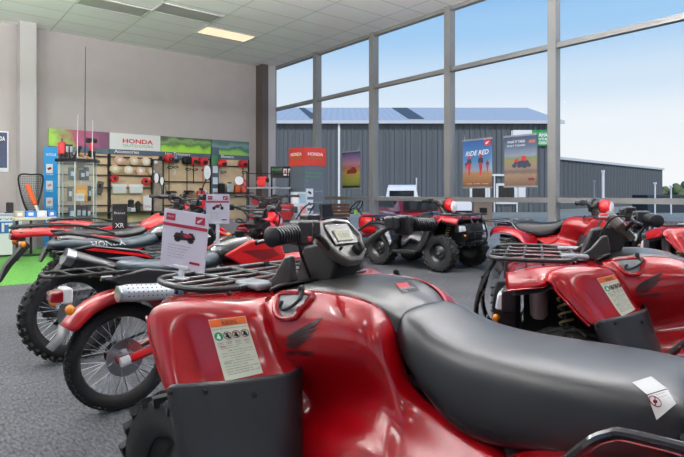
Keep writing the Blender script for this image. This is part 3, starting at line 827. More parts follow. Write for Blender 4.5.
swap(q1, [(RED, NAVY)], ('rear_fender', 'fender_lip', 'side_panel', 'recess_ring'))
add_pod(q1); add_pod(q2)
for c in list(q1.children)+list(q2.children):
    if c.name.split('.')[0] in ('lamp_cover',):
        for d in list(c.children): bpy.data.objects.remove(d)
        bpy.data.objects.remove(c)
q5 = quad_copy(4.35, 5.6, 135, 'red quad bike at the edge of the photo, only its handlebars showing')
# ------------------------------------------------------------------ trail motorcycles: rear axle above the origin, x forward, y left
def bike_wheel(root, x, r, tw, knob, name_kind, side_disc=True):
    R_ = r-tw*.9
    t = MB()
    prof = []
    for k in range(14):
        a = 2*PI*k/14
        prof.append((r-tw*.5+math.cos(a)*tw*.5*1.0, math.sin(a)*tw*.55))
    t.lathe(prof, (0, 0, 0), 'y', 48, closed=True)
    if knob:
        N = 34
        for k in range(N):
            for yy, off, tl in ((-tw*.42, .5, 32), (-tw*.14, 0, 8), (tw*.14, 0, -8), (tw*.42, .5, -32)):
                m = Matrix.Rotation(-2*PI*(k+off)/N, 4, 'Y')
                rr = r+.002 if tl in (8, -8) else r-.013
                t.box(m @ Vector((0, yy, rr)), (.026, .022, .022), m @ Matrix.Rotation(R(tl), 4, 'X'))
    else:
        N = 60
        for k in range(N):
            for yy, off, tl in ((-tw*.36, .5, 28), (0, 0, 0), (tw*.36, .5, -28)):
                m = Matrix.Rotation(-2*PI*(k+off)/N, 4, 'Y')
                t.box(m @ Vector((0, yy, r-.002 if tl == 0 else r-.010)), (.020, .026, .008), m @ Matrix.Rotation(R(tl), 4, 'X'))
    tyre = t.build('tyre', RUB, root, angle=50); tyre.location = (x, 0, r)
    q = MB(); q.lathe([(R_+.008, -tw*.3), (R_, -tw*.26), (R_-.01, 0), (R_, tw*.26), (R_+.008, tw*.3), (R_+.012, 0)], (0, 0, 0), 'y', 48, closed=True)
    q.build('rim', WHEELBLK if not knob else ALU, tyre)
    q = MB()
    for k in range(36):
        a = 2*PI*k/36; s = 1 if k % 2 else -1; b = a+R(28)*(1 if (k//2) % 2 else -1)
        q.cyl((math.cos(b)*.045, .035*s, math.sin(b)*.045), (math.cos(a)*(R_-.004), 0, math.sin(a)*(R_-.004)), .0019, 5)
    q.build('spokes', STEEL, tyre)
    q = MB(); q.lathe([(.02, -.07), (.05, -.05), (.055, -.03), (.03, -.02), (.03, .02), (.055, .03), (.05, .05), (.02, .07)], (0, 0, 0), 'y', 20)
    q.build('hub', ALU, tyre)
    q = MB(); q.lathe([(.055, -.062), (.11, -.062), (.11, -.058), (.055, -.058)], (0, 0, 0), 'y', 32, closed=True)
    if side_disc:
        for k in range(6):
            a = 2*PI*k/6; q.tube([(math.cos(a)*.04, -.058, math.sin(a)*.04), (math.cos(a+.3)*.10, -.06, math.sin(a+.3)*.10)], .006, 5)
    q.build('brake_disc', STEEL, tyre)
    return tyre
def make_bike(name, label, body=RED2, seatm=SEATM, knob=True, farm=False, fender=None, text=None, stripe=False, muff=BLKG, group=None, tail_len=.35, bodyB=None, bar_h=1.12, mirrors=(1, -1), mx=0):
    b = thing(name, label, 'motorcycle', group=group)
    fender = fender or body; bodyB = bodyB or body
    r = .315 if not knob else .335; rf = .345
    WB = 1.32
    tw = .085 if not knob else .11
    bike_wheel(b, 0, r, tw, knob, 'rear'); bike_wheel(b, WB, rf, .085, knob, 'front')
    # swingarm, axle blocks
    for s in (1, -1):
        m = MB(); m.tube([(-.06, .085*s, r), (.1, .09*s, r+.01), (.46, .07*s, r+.09)], [.018, .022, .024], 8); m.cyl((0, .06*s, r), (0, .105*s, r), .014, 8)
        m.build('swingarm', DRED if farm else ALU, b)
        if farm and s < 0:
            m = MB(); m.tube([(-.05, -.125, r-.005), (.06, -.13, r+.02), (.27, -.12, r+.06)], [.020, .026, .024], 10); sl = m.build('axle_sleeve', RED2, b)
            MB().tube([(-.052, -.126, r-.004), (.0, -.1285, r+.007)], .0275, 10).build('sleeve_band', WHITE, sl)
    # frame
    m = MB()
    for s in (1, -1):
        m.tube(smoothpath([(1.0, .025*s, .93), (.86, .05*s, .70), (.78, .09*s, .42), (.62, .10*s, .30), (.45, .09*s, .33), (.42, .09*s, .55), (.35, .10*s, .76), (-.15, .09*s, .80)], 3), .014, 8)
        m.tube([(1.0, .02*s, 1.0), (.6, .06*s, .86), (.30, .09*s, .78)], .016, 8)
        m.tube([(.42, .09*s, .50), (.0, .09*s, .76)], .011, 8)
    m.cyl((.96, 0, 1.06), (1.02, 0, .88), .03, 12)
    m.build('frame', DMET if not farm else BLKG, b)
    # engine
    m = MB(); m.prism([(.44, .32), (.75, .30), (.80, .42), (.70, .52), (.46, .52)], -.12, .12)
    m.lathe([(.09, -.17), (.10, -.12)], (.52, 0, .42), 'y', 18); m.lathe([(.08, -.16), (.09, -.12)], (.68, 0, .40), 'y', 18); m.lathe([(.09, .12), (.085, .16)], (.53, 0, .42), 'y', 18)
    for k in range(7): m.box((.70+k*.012, 0, .54+k*.03), (.17, .19, .014))
    m.box((.79, 0, .745), (.13, .14, .07)); m.cyl((.62, 0, .55), (.50, 0, .60), .04, 10)
    m.build('engine', ALU if not farm else DMET, b, bev=.006)
    # exhaust on the right side
    m = MB(); m.tube(smoothpath([(.84, -.03, .66), (.93, -.08, .60), (.86, -.14, .46), (.65, -.165, .44), (.45, -.16, .50), (.32, -.155, .56)], 4), .018, 10)
    m.build('exhaust_pipe', DMET, b)
    if farm:
        a_, b2 = Vector((-.07, -.17, .715)), Vector((.34, -.16, .68))
        rad = .045
    else:
        a_, b2 = Vector((-.12+mx, -.17, .77)), Vector((.40+mx*.3, -.16, .58)); rad = .06
    d = (b2-a_)
    m = MB(); m.tube([a_-d*.03, a_, a_+d*.06, a_+d*.7, b2, b2+d*.15], [rad*.7, rad*.95, rad, rad, rad*.75, .02], 14)
    mf = m.build('muffler', muff, b)
    MB().tube([a_-d*.035, a_+d*.08], rad*1.03, 14).build('muffler_cap', STEEL, mf)
    if farm:
        m = MB(); n_ = 10; dn = d.normalized(); up = Vector((0, 0, 1)); sd = dn.cross(up).normalized()
        m.grid([[a_-dn*.02+d*.78*(i/n_)+(sd*math.cos(t)+up*math.sin(t))*rad*1.16*(.8+.2*min(1, i/2)) for t in [R(-55+k*22) for k in range(9)]] for i in range(n_+1)])
        hs = m.build('heat_shield', mat('shield_silver', '#c6c9cf', .35, metal=.4), b, solid=.003)
        for i in range(11):
            for k in range(4):
                m = None
        m = MB()
        for i in range(9):
            for k in range(4):
                t = R(-10+k*26); c = a_+dn*(.03+i*.028)+(sd*math.cos(t)+up*math.sin(t))*rad*1.165
                nn = (sd*math.cos(t)+up*math.sin(t)); m.cyl(c, c+nn*.0012, .0045, 6)
        m.build('perforations', BLKM, hs, smooth=False)
        MB().tube([a_+d*.80, a_+d*.95, b2+d*.12], [rad*1.12, rad*1.1, rad*.7], 14).build('muffler_sleeve', TEAL, b)
    # rear fender
    if farm:
        rows = []
        for k in range(12):
            a = R(35+k*10); rad2 = r+.075
            x_, z_ = math.cos(a)*rad2*1.0, r+math.sin(a)*rad2
            if a > R(170): z_ = r+math.sin(R(150))*rad2-(a-R(150))*.42; x_ = -rad2*(.87+.10*(a-R(150)))
            w_ = .082
            nx, nz = math.cos(a), math.sin(a)
            rows.append([(x_-nx*.05, -w_, z_-nz*.05), (x_, -w_*.95, z_), (x_+nx*.012, -w_*.4, z_+nz*.012), (x_+nx*.012, w_*.4, z_+nz*.012), (x_, w_*.95, z_), (x_-nx*.05, w_, z_-nz*.05)])
        rfnd = MB().grid(rows).build('rear_fender', fender, b, sub=1, solid=.005)
        e = rows[-1]
        m = MB(); m.grid([[e[1], e[2], e[3], e[4]], [(p[0]-.015, p[1]*.9, p[2]-.06) for p in e[1:5]], [(p[0]-.07, p[1]*.8, p[2]-.11) for p in e[1:5]]])
        m.build('mud_flap', mat('flap_grey', '#77787a', .4), rfnd, solid=.006)
        # carrier
        m = MB()
        for s in (1, -1): m.tube(smoothpath([(.10, .11*s, .83), (-.2, .12*s, .835), (-.38, .11*s, .835), (-.42, .05*s, .835), (-.42, 0, .835)], 3), .009, 8); m.cyl((-.1, .11*s, .83), (.05, .10*s, .72), .009, 8)
        for x_ in (-.3, -.18, -.06, .06): m.tube([(x_, -.12, .832), (x_, .12, .832)], .008, 6)
        m.build('carrier_rack', BLKM, b)
        tl_at = (-.40, -.02, .715)
    else:
        rows = []
        for k in range(9):
            t = k/8; x_ = .22-t*(.22+tail_len); z_ = .80+math.sin(t*PI*.75)*.07+t*.03; w_ = .10*(1-t*.35)
            rows.append([(x_, -w_, z_-.05), (x_, -w_*.9, z_), (x_, -w_*.3, z_+.018), (x_, w_*.3, z_+.018), (x_, w_*.9, z_), (x_, w_, z_-.05)])
        MB().grid(rows).build('rear_fender', fender, b, sub=1, solid=.005)
        m = MB(); m.prism([(-tail_len+.1, .80), (-tail_len-.05, .60), (-tail_len-.10, .47), (-tail_len-.08, .47), (-tail_len+.0, .60), (-tail_len+.14, .76)], -.06, .06)
        m.build('plate_bracket', BLK, b, bev=.004)
        # grab rail
        m = MB()
        for s in (1, -1): m.tube(smoothpath([(.30, .12*s, .84), (.10, .135*s, .90), (-.10, .13*s, .935), (-tail_len+.08, .10*s, .93), (-tail_len, .04*s, .92), (-tail_len, 0, .92)], 3), .0105, 8)
        m.build('grab_rail', BLKM, b)
        tl_at = (-tail_len-.01, 0, .84)
    m = MB(); x_, y_, z_ = tl_at
    m.loft([[(x_+.07, y_-.055, z_-.03), (x_+.07, y_+.055, z_-.03), (x_+.07, y_+.055, z_+.04), (x_+.07, y_-.055, z_+.04)], [(x_, y_-.05, z_-.025), (x_, y_+.05, z_-.025), (x_, y_+.05, z_+.03), (x_, y_-.05, z_+.03)]])
    tlo = m.build('tail_light', REDLENS, b, bev=.012)
    MB().box((x_+.085, y_, z_+.005), (.05, .12, .085)).build('tail_light_housing', WHITE if farm else BLK, tlo, bev=.01)
    for s in (1, -1):
        m = MB(); m.cyl((x_+.10, .03*s, z_-.02), (x_+.08, .13*s, z_-.05), .007, 6); st = m.build('indicator_stalk', BLKM, b)
        m = MB(); m.ball((x_+.07, .155*s, z_-.055), .032, 6, (.8, 1, .85)); m.build('indicator', ORANGE, st)
    # rear shock
    m = MB(); m.cyl((.28, 0, .40), (.33, 0, .72), .018, 8); sh = m.build('shock_absorber', DMET, b)
    MB().tube(coil((.285, 0, .43), (.325, 0, .69), .032, 7, .006), .0065, 6).build('spring', RED2 if not farm else BLKG, sh)
    # seat
    S = []
    for x_, w_, zt, zb in ((-.16, .08, .87, .82), (-.10, .11, .885, .81), (.05, .125, .885, .80), (.22, .125, .87, .785), (.38, .115, .86, .77), (.52, .10, .875, .78), (.64, .085, .91, .80), (.70, .06, .92, .83)):
        if farm and x_ < 0: x_ = x_*.3+.04
        S.append([(x_, -w_, zb), (x_, -w_*1.02, (zb+zt)/2), (x_, -w_*.85, zt-.008), (x_, -w_*.3, zt), (x_, w_*.3, zt), (x_, w_*.85, zt-.008), (x_, w_*1.02, (zb+zt)/2), (x_, w_, zb)])
    st = MB().loft(S).build('seat', seatm, b, sub=1)
    if text:
        bv = bvh_of([st]); m = MB(); V, Fc = textmesh(text, .012)
        for x, y in V:
            h = bv.ray_cast(Vector((.10+x*.25, -1, .822+y*.038)), Vector((0, 1, 0)))
            p = h[0] if h[0] is not None else Vector((.10+x*.25, -.126, .822+y*.038))
            m._p(p+Vector((0, -.005, 0)))
        for fc in Fc: m.face(fc)
        m.build('seat_lettering', WINK, st, smooth=False)
    # side covers
    for s in (1, -1):
        P_ = [(-.14, .80), (.10, .84), (.45, .78), (.58, .70), (.46, .60), (.30, .60), (.05, .70)]
        m = MB(); m.prism(P_, .115*s, .135*s); sc_ = m.build('side_cover', bodyB if not farm else BLK, b, bev=.012)
        if stripe:
            m = MB(); m.prism([(.05, .805), (.12, .815), (.50, .74), (.56, .70), (.48, .725)], .136*s, .1375*s); m.build('stripe', RED2, sc_)
            m = MB(); m.prism([(.20, .735), (.40, .735), (.53, .69), (.44, .685)], .136*s, .1375*s); m.build('stripe', mat('stripe_grey', '#9a9fb0', .3), sc_)
    # tank and shrouds
    T_ = []
    for x_, w_, zt, zb in ((.58, .08, .92, .82), (.66, .13, .96, .80), (.78, .16, 1.0, .80), (.90, .15, 1.01, .82), (.98, .10, .99, .86)):
        T_.append([(x_, -w_*.7, zb), (x_, -w_, (zb*.5+zt*.5)), (x_, -w_*.75, zt-.02), (x_, 0, zt), (x_, w_*.75, zt-.02), (x_, w_, (zb*.5+zt*.5)), (x_, w_*.7, zb)])
    tk = MB().loft(T_).build('fuel_tank', bodyB, b, sub=1)
    m = MB(); m.lathe([(.035, .99), (.035, 1.02), (0.001, 1.025)], (.82, 0, 0), 'z', 14); m.build('fuel_cap', DMET, tk)
    for s in (1, -1):
        m = MB(); P_ = [(.60, .88), (.80, .97), (1.05, .93), (1.10, .84), (.96, .62), (.86, .60), (.84, .74)]
        m.prism(P_, .15*s, .175*s); sh_ = m.build('shroud', body, b, bev=.014)
        m = MB(); m.prism([(.72, .90), (.98, .90), (1.04, .85), (.90, .82)], .1755*s, .177*s); m.build('shroud_graphic', WHITE if not farm else DRED, sh_)
    # fork, front fender, headlight
    ax = Vector((WB, 0, rf)); tp = Vector((.97, 0, 1.06)); dr = (tp-ax).normalized()
    for s in (1, -1):
        o_ = Vector((0, .09*s, 0)); m = MB(); m.cyl(ax+o_, ax+o_+dr*.42, .026, 10); f_ = m.build('fork_leg', BLK if not farm else ALU, b)
        MB().cyl(ax+o_+dr*.40, tp+o_, .019, 10).build('fork_tube', STEEL, f_)
        if farm: MB().tube([ax+o_+dr*.40, ax+o_+dr*.62], .033, 10).build('fork_gaiter', BLKM, f_)
    m = MB(); m.box(ax+dr*.62, (.07, .23, .04), Matrix.Rotation(R(-26), 4, 'Y')); m.box(tp, (.07, .23, .035), Matrix.Rotation(R(-26), 4, 'Y')); m.cyl(ax+dr*.6, tp, .02, 8); m.build('fork_clamp', DMET, b)
    rows = []
    for k in range(8):
        t = k/7; x_ = 1.02+t*.62; z_ = .74+math.sin(t*PI)*.10-t*.03; w_ = .075*(1-abs(t-.3)*.6)
        rows.append([(x_, -w_, z_-.03), (x_, -w_*.8, z_), (x_, 0, z_+.018), (x_, w_*.8, z_), (x_, w_, z_-.03)])
    MB().grid(rows).build('front_fender', fender, b, sub=1, solid=.005)
    m = MB(); m.loft([[(1.04, -.08, .80), (1.04, .08, .80), (1.02, .11, .98), (1.0, .06, 1.10), (1.0, -.06, 1.10), (1.02, -.11, .98)], [(1.14, -.06, .82), (1.14, .06, .82), (1.15, .085, .93), (1.09, .045, 1.06), (1.09, -.045, 1.06), (1.15, -.085, .93)]])
    hc = m.build('headlight_cowl', body, b, bev=.015)
    MB().ball((1.145, 0, .89), .058, 8, (.35, 1, .85)).build('headlight', CLEAR, hc)
    m = MB(); m.box((1.0, 0, 1.13), (.06, .11, .05)); m.build('instrument', BLK, b, bev=.012)
    # handlebar
    m = MB()
    for s in (1, -1): m.tube(smoothpath([(.96, 0, bar_h), (.955, .09*s, bar_h), (.93, .18*s, bar_h+.06), (.86, .40*s, bar_h+.065)], 4), .0105, 8)
    m.tube([(.945, -.15, bar_h+.045), (.945, .15, bar_h+.045)], .008, 8); m.cyl((.97, 0, 1.05), (.96, 0, bar_h), .025, 8)
    m.build('handlebar', BLKM, b)
    for s in (1, -1):
        m = MB(); a2 = Vector((.893, .295*s, bar_h+.063)); b3 = Vector((.86, .405*s, bar_h+.065)); m.tube([a2, b3], .0175, 10); m.tube([b3, b3+(b3-a2)*.05], .022, 10); m.build('grip', GRIPM, b)
        m = MB(); m.box((.905, .26*s, bar_h+.062), (.045, .045, .045)); m.build('switch_housing', BLK, b, bev=.006)
        m = MB(); m.tube([(.925, .25*s, bar_h+.065), (.96, .30*s, bar_h+.055), (.945, .42*s, bar_h+.05)], [.008, .007, .006], 6); m.build('lever', DMET, b)
        if s not in mirrors: continue
        m = MB(); m.tube(smoothpath([(.91, .24*s, bar_h+.07), (.92, .27*s, bar_h+.16), (.92, .33*s, bar_h+.22)], 4), .0055, 6); mr = m.build('mirror_stem', BLKM, b)
        m = MB(); c_ = Vector((.91, .36*s, bar_h+.26)); m.lathe([(.001, .018), (.048, .013), (.062, 0), (.060, -.007)], c_, 'x', 20); mg_ = m.build('mirror_shell', BLKM, mr)
        m = MB(); m.lathe([(.056, 0), (.0001, -.001)], c_+Vector((-.007, 0, 0)), 'x', 20); m.build('mirror_glass', mat('mirror_glass', '#d4dadf', .35), mr)  # pale diffuse colour stands in for a bright reflection in the mirror
    m = MB()
    for s in (1, -1): m.tube(smoothpath([(.93, .22*s, bar_h+.05), (1.06, .15*s, 1.12), (1.08, .07*s, .98), (1.05, .05*s, .80)], 4), .005, 6)
    m.build('cable', BLKM, b)
    # foot pegs, stand, chain
    for s in (1, -1):
        MB().box((.42, .19*s, .31), (.05, .12, .02)).build('foot_peg', DMET, b)
    MB().cyl((.45, .10, .32), (.36, .27, .01), .011, 8).build('side_stand', DMET, b)
    m = MB(); m.tube([(-.03, .075, r+.06), (.5, .075, .46)], .007, 6); m.tube([(-.03, .075, r-.06), (.5, .075, .38)], .007, 6); m.lathe([(.07, .07), (.075, .076), (.07, .08)], (0, 0, r), 'y', 24); m.build('chain', DMET, b)
    return b
b1 = make_bike('motorcycle', 'red farm motorcycle with carrier rack and perforated silver exhaust shield, nearest of the bikes', body=RED2, seatm=SEATB, knob=False, farm=True, mirrors=(), bodyB=BLKG, fender=mat('fender_red', '#b51420', .3, coat=.6))
b2 = make_bike('motorcycle', 'black trail motorcycle with white lettering on its seat and knobbly tyres', body=BLKG, seatm=SEATB, text='HONDA', stripe=True, tail_len=.10, mx=.04, mirrors=(-1,), muff=mat('satin_black', '#17171c', .3, coat=.3))
b3 = make_bike('motorcycle', 'red trail motorcycle behind the black one, its tail by the white counter', body=RED2, tail_len=.52, mx=.05, mirrors=(1,))
place(b1, -1.32, 3.2, 43); place(b2, -2.1, 4.15, 43); place(b3, -2.58, 5.2, 42)
b2.scale = (1.06,)*3; b3.scale = (1.06,)*3
b4 = dup(b3, cw(-3.0, 6.6), R(2), 'red trail motorcycle behind the other bikes, close to the glass display cabinet')
b5 = dup(b3, cw(-1.05, 6.3), R(48.7), 'red and black trail motorcycle standing by the wood panelled wall display')
def place(o, X, Z, th_deg):
    o.location = cw(X, Z, 0); o.rotation_euler = (0, 0, R(th_deg-39.3))
# ------------------------------------------------------------------ turf, displays along the grey wall
def turf():
    m = bpy.data.materials.new('green_turf'); m.use_nodes = True; nt = m.node_tree; b = nt.nodes['Principled BSDF']
    b.inputs['Roughness'].default_value = .9
    tc = nt.nodes.new('ShaderNodeTexCoord'); n = nt.nodes.new('ShaderNodeTexNoise'); n.inputs['Scale'].default_value = 45; n.inputs['Detail'].default_value = 5
    r = nt.nodes.new('ShaderNodeValToRGB'); r.color_ramp.elements[0].position = .3; r.color_ramp.elements[1].position = .7
    r.color_ramp.elements[0].color = srgb('#3a7a2a'); r.color_ramp.elements[1].color = srgb('#6aa848')
    nt.links.new(tc.outputs['Object'], n.inputs['Vector']); nt.links.new(n.outputs['Fac'], r.inputs['Fac']); nt.links.new(r.outputs[0], b.inputs['Base Color'])
    return m
tf = MB().box(((X0+6.9)/2, (8.75+YW)/2, .003), (6.9-X0, YW-8.75, .006)).build('artificial_turf', turf(), smooth=False)
tag(tf, 'strip of bright green artificial turf lying on the floor along the grey wall', 'turf')
def raywall(px, py, off=0): return on_y(px, py, YW-off)
PLY = mat('pale_plywood', '#d9bf9b', .6, noise=.08, nscale=6)
NAVYB = mat('slate_blue_panel', '#4a5a6b', .5)
# wall display: four bays of plywood with header boards
def wx(px, off=.06): return on_y(px, 150, YW-off).x
xs = [wx(48), wx(109), wx(160.5), wx(211), wx(249)]
ZH1, ZH0 = 2.83, 2.50      # header top / bottom
def zy(px, py, off=.06): return on_y(px, py, YW-off).z
ZH1 = zy(110, 132.5); ZHB = zy(110, 149); ZS0 = zy(110, 154)
print('HDR', ZH1, ZHB, ZS0, xs)
def photo_mat(name, kind):
    m = bpy.data.materials.new(name); m.use_nodes = True; nt = m.node_tree; b = nt.nodes['Principled BSDF']; b.inputs['Roughness'].default_value = .35
    tc = nt.nodes.new('ShaderNodeTexCoord'); n = nt.nodes.new('ShaderNodeTexNoise'); n.inputs['Scale'].default_value = 3.5; n.inputs['Detail'].default_value = 6
    sp = nt.nodes.new('ShaderNodeSeparateXYZ'); nt.links.new(tc.outputs['Generated'], sp.inputs[0])
    nt.links.new(tc.outputs['Object'], n.inputs['Vector'])
    ad = nt.nodes.new('ShaderNodeMath'); ad.operation = 'MULTIPLY_ADD'; ad.inputs[1].default_value = .8
    nt.links.new(n.outputs['Fac'], ad.inputs[0]); nt.links.new(sp.outputs['X' if kind == 'flower' else 'Z'], ad.inputs[2])
    r = nt.nodes.new('ShaderNodeValToRGB'); nt.links.new(ad.outputs[0], r.inputs[0]); nt.links.new(r.outputs[0], b.inputs['Base Color'])
    st = {'flower': [(0, '#b8d83a'), (.45, '#9ccc2c'), (.62, '#7c9a34'), (.8, '#8d2a3f'), (1.0, '#a03a6c'), (1.2, '#6a2a50')],
          'grass': [(0, '#b9dc4e'), (.55, '#a3d838'), (.75, '#8cc83a'), (.9, '#4b6a3a'), (1.1, '#7fa062'), (1.3, '#3d4f3a')],
          'trees': [(0, '#9fd04a'), (.6, '#8cc25a'), (.8, '#3f6a5a'), (1.0, '#7a98a0'), (1.3, '#50706a')]}[kind]
    mx = max(p for p, c in st); cr = r.color_ramp
    mul = nt.nodes.new('ShaderNodeMath'); mul.operation = 'DIVIDE'; mul.inputs[1].default_value = 1.5
    nt.links.new(ad.outputs[0], mul.inputs[0]); nt.links.new(mul.outputs[0], r.inputs[0])
    while len(cr.elements) < len(st): cr.elements.new(.5)
    for e, (p, c) in zip(cr.elements, st): e.position = p/1.5; e.color = srgb(c)
    return m
names = ['garden picture board with pink flowers, above the blue leaflet panel', 'white header board with red and green lettering', 'green park picture header board right of the white one', 'tree and lawn picture header board nearest the corner column']
kinds = ['flower', None, 'grass', 'trees']
words = [None, 'Accessories', 'Line Trimmers', 'Blowers']
for i in range(4):
    xa, xb = xs[i], xs[i+1]; y = YW-.05
    t = thing('header_board', names[i], 'sign', (0, 0, 0))
    MB().box(((xa+xb)/2, y, (ZH1+ZHB)/2), (xb-xa-.02, .06, ZH1-ZHB)).build('picture_panel', photo_mat('picture_'+kinds[i], kinds[i]) if kinds[i] else WHITEM, t, smooth=False)
    st = MB().box(((xa+xb)/2, y-.005, (ZHB+ZS0)/2), (xb-xa-.01, .07, ZHB-ZS0)).build('caption_strip', NAVYB, t, smooth=False)
    if words[i]:
        m = MB(); put_text(m, words[i], ((xa+.12 if i < 3 else xa+.30), y-.043, ZS0+.035), (1, 0, 0), (0, 0, 1), .62 if i == 1 else (.7 if i == 2 else .4), .085, .01)
        m.build('caption', WINK, st, smooth=False)
    if i == 1:
        m = MB(); put_text(m, 'HONDA', (xa+.33, y-.033, ZH1-.25), (1, 0, 0), (0, 0, 1), .78, .12, .03); m.build('red_lettering', mat('sign_red', '#c8202c'), t, smooth=False)
        m = MB(); put_text(m, 'OUTDOORS', (xa+.33, y-.033, ZH1-.345), (1, 0, 0), (0, 0, 1), .78, .07, .0); m.build('green_lettering', mat('sign_green', '#3fa05a'), t, smooth=False)
    # ply back board
    zb = .55
    w = thing('display_wall', ['pale plywood display panel behind the glass cabinet', 'pale plywood display panel holding spools and clear packs', 'pale plywood display panel hung with line trimmers', 'pale plywood display panel beside the corner column'][i], 'display panel')
    MB().box(((xa+xb)/2, YW-.03, (ZS0+zb)/2), (xb-xa-.03, .04, ZS0-zb)).build('board', PLY, w, smooth=False)
    for x in (xa+.02, xb-.02): MB().box((x, YW-.06, (ZS0+zb)/2), (.035, .05, ZS0-zb)).build('upright', BLKM, w, smooth=False)
    if i in (0, 1, 2, 3):
        for py in ((158, 166, 176, 188, 205) if i < 2 else ((159, 182, 205) if i == 2 else (165, 190, 207))):
            z = zy(135 if i < 2 else 190, py)
            MB().box(((xa+xb)/2, YW-.10, z), (xb-xa-.05, .03, .03)).build('rail', BLKM, w, smooth=False)
    zs_ = on_y(135, 211.5, YW-.2).z if i < 3 else on_y(235, 192.5, YW-.2).z
    MB().box(((xa+xb)/2, YW-.22, zs_-.015), (xb-xa-.06, .34, .03)).build('shelf', BLKM, w, smooth=False)
# spools
def spool(px, py, m, lab, r=.108, nm='line_spool'):
    p = on_y(px, py, YW-.17); t = thing(nm, lab, 'spool', p, 0, None)
    q = MB(); q.lathe([(r, -.05), (r*.96, -.055), (r*.9, -.05), (r*.9, .05), (r, .055), (r, .06)], (0, 0, 0), 'y', 20); q.build('reel', m, t)
    MB().lathe([(r*.45, -.06), (r*.40, -.065), (0.001, -.065)], (0, 0, 0), 'y', 14).build('hub', WHITE if m != RED2 else BLKM, t)
    return t
sp_m = [mat('spool_pink', '#e2b7a0'), mat('spool_cream', '#e8d6bd'), CREAM]
k = 0
for row, (pts, nm) in enumerate((([(119, 160), (133.5, 160.8), (145.5, 161.5), (155, 162)], 'top'), ([(114.5, 169), (128, 170), (140, 171), (152, 171.5)], 'second'))):
    for j, (px, py) in enumerate(pts):
        o = spool(px, py, sp_m[(k*2) % 3], 'round cream cord spool in the %s row, %s' % (nm, ['nearest the cabinet', 'second from the cabinet', 'third from the cabinet', 'by the narrow frame'][j]))
        o['group'] = 'cord spools on the plywood panel'; k += 1
for (px, py), lab in zip(((114.5, 178.5), (145.5, 181.5), (154, 181)), ('closest to the glass cabinet', 'in the middle', 'closest to the narrow tall frame')):
    o = spool(px, py, RED2, 'red cord spool under the cream ones, %s' % lab, .095, 'red_spool'); o['group'] = 'red spools'
CP = mat('clear_pack', '#dcdcdc', .25)
for px, lab in ((119.5, 'clear plastic pack hanging on the rail, nearer the cabinet'), (136, 'clear plastic pack hanging on the rail, nearer the narrow frame')):
    p = on_y(px, 190, YW-.18); t = thing('blister_pack', lab, 'pack', p, 0, 'clear packs')
    MB().box((0, 0, .0), (.34, .05, .18)).build('pouch', CP, t, bev=.02); MB().box((0, -.005, .12), (.36, .02, .06)).build('header_card', WHITE, t, smooth=False); MB().tube([(0, .05, .14), (0, -.03, .14)], .006, 6).build('hook', STEEL, t)
# assorted goods on lower shelves
def goods(px, py, w, h, d, m, lab, nm, cat, cap=None, off=.28, wallm=None):
    p = on_y(px, py, YW-off); p.z = (on_y(135, 211.5, YW-.2).z if py > 193 else on_y(235, 192.5, YW-.2).z)+h/2
    t = thing(nm, lab, cat, p)
    q = MB(); q.box((0, 0, 0), (w, d, h)); q.build('body', m, t, bev=min(w, h)*.12)
    q = MB(); q.box((0, 0, h/2+h*.06), (w*.5, d*.5, h*.14)); q.build('cap', cap or BLKM, t, bev=.004)
    return t
goods(132, 197, .16, .10, .1, WHITE, 'small white carton with a red cap on the plywood panel shelf', 'carton', 'carton', RED2)
goods(131, 206, .14, .30, .08, BLKM, 'black tool holder standing on the shelf below the clear packs', 'tool_holder', 'holder', GREYP)
goods(138, 205, .12, .24, .08, BLKM, 'dark handheld tool standing beside the black tool holder', 'hand_tool', 'tool', DMET)
goods(121, 207, .5, .12, .1, GREYP, 'grey flat box lying on the low shelf by the cabinet', 'flat_box', 'box', WHITE)
t = thing('price_card', 'pink and white price card leaning on the shelf below the clear packs', 'card', on_y(149, 203, YW-.2))
MB().box((0, 0, 0), (.30, .01, .38)).build('card', WHITE, t, smooth=False)
m = MB(); put_text(m, 'SALE', (-.11, -.008, -.12), (1, 0, 0), (0, 0, 1), .22, .07, .01); m.build('card_print', mat('pink_print', '#d0607a'), t, smooth=False)
t = thing('narrow_rack', 'tall narrow grey frame rack standing between two plywood panels', 'rack', on_y(157.5, 185, YW-.2)*1.0)
t.location.z = 0
z1 = on_y(157.5, 160, YW-.2).z
MB().box((0, 0, z1/2+.35), (.24, .06, z1-.7)).build('infill', mat('weathered_grey', '#8d7f72', .7, noise=.2, nscale=15), t, smooth=False)
m = MB()
for x in (-.14, .14): m.box((x, 0, z1/2), (.04, .09, z1))
m.box((0, 0, z1), (.32, .09, .04)); m.box((0, 0, .3), (.32, .3, .04)); m.build('frame', BLKM, t, smooth=False)
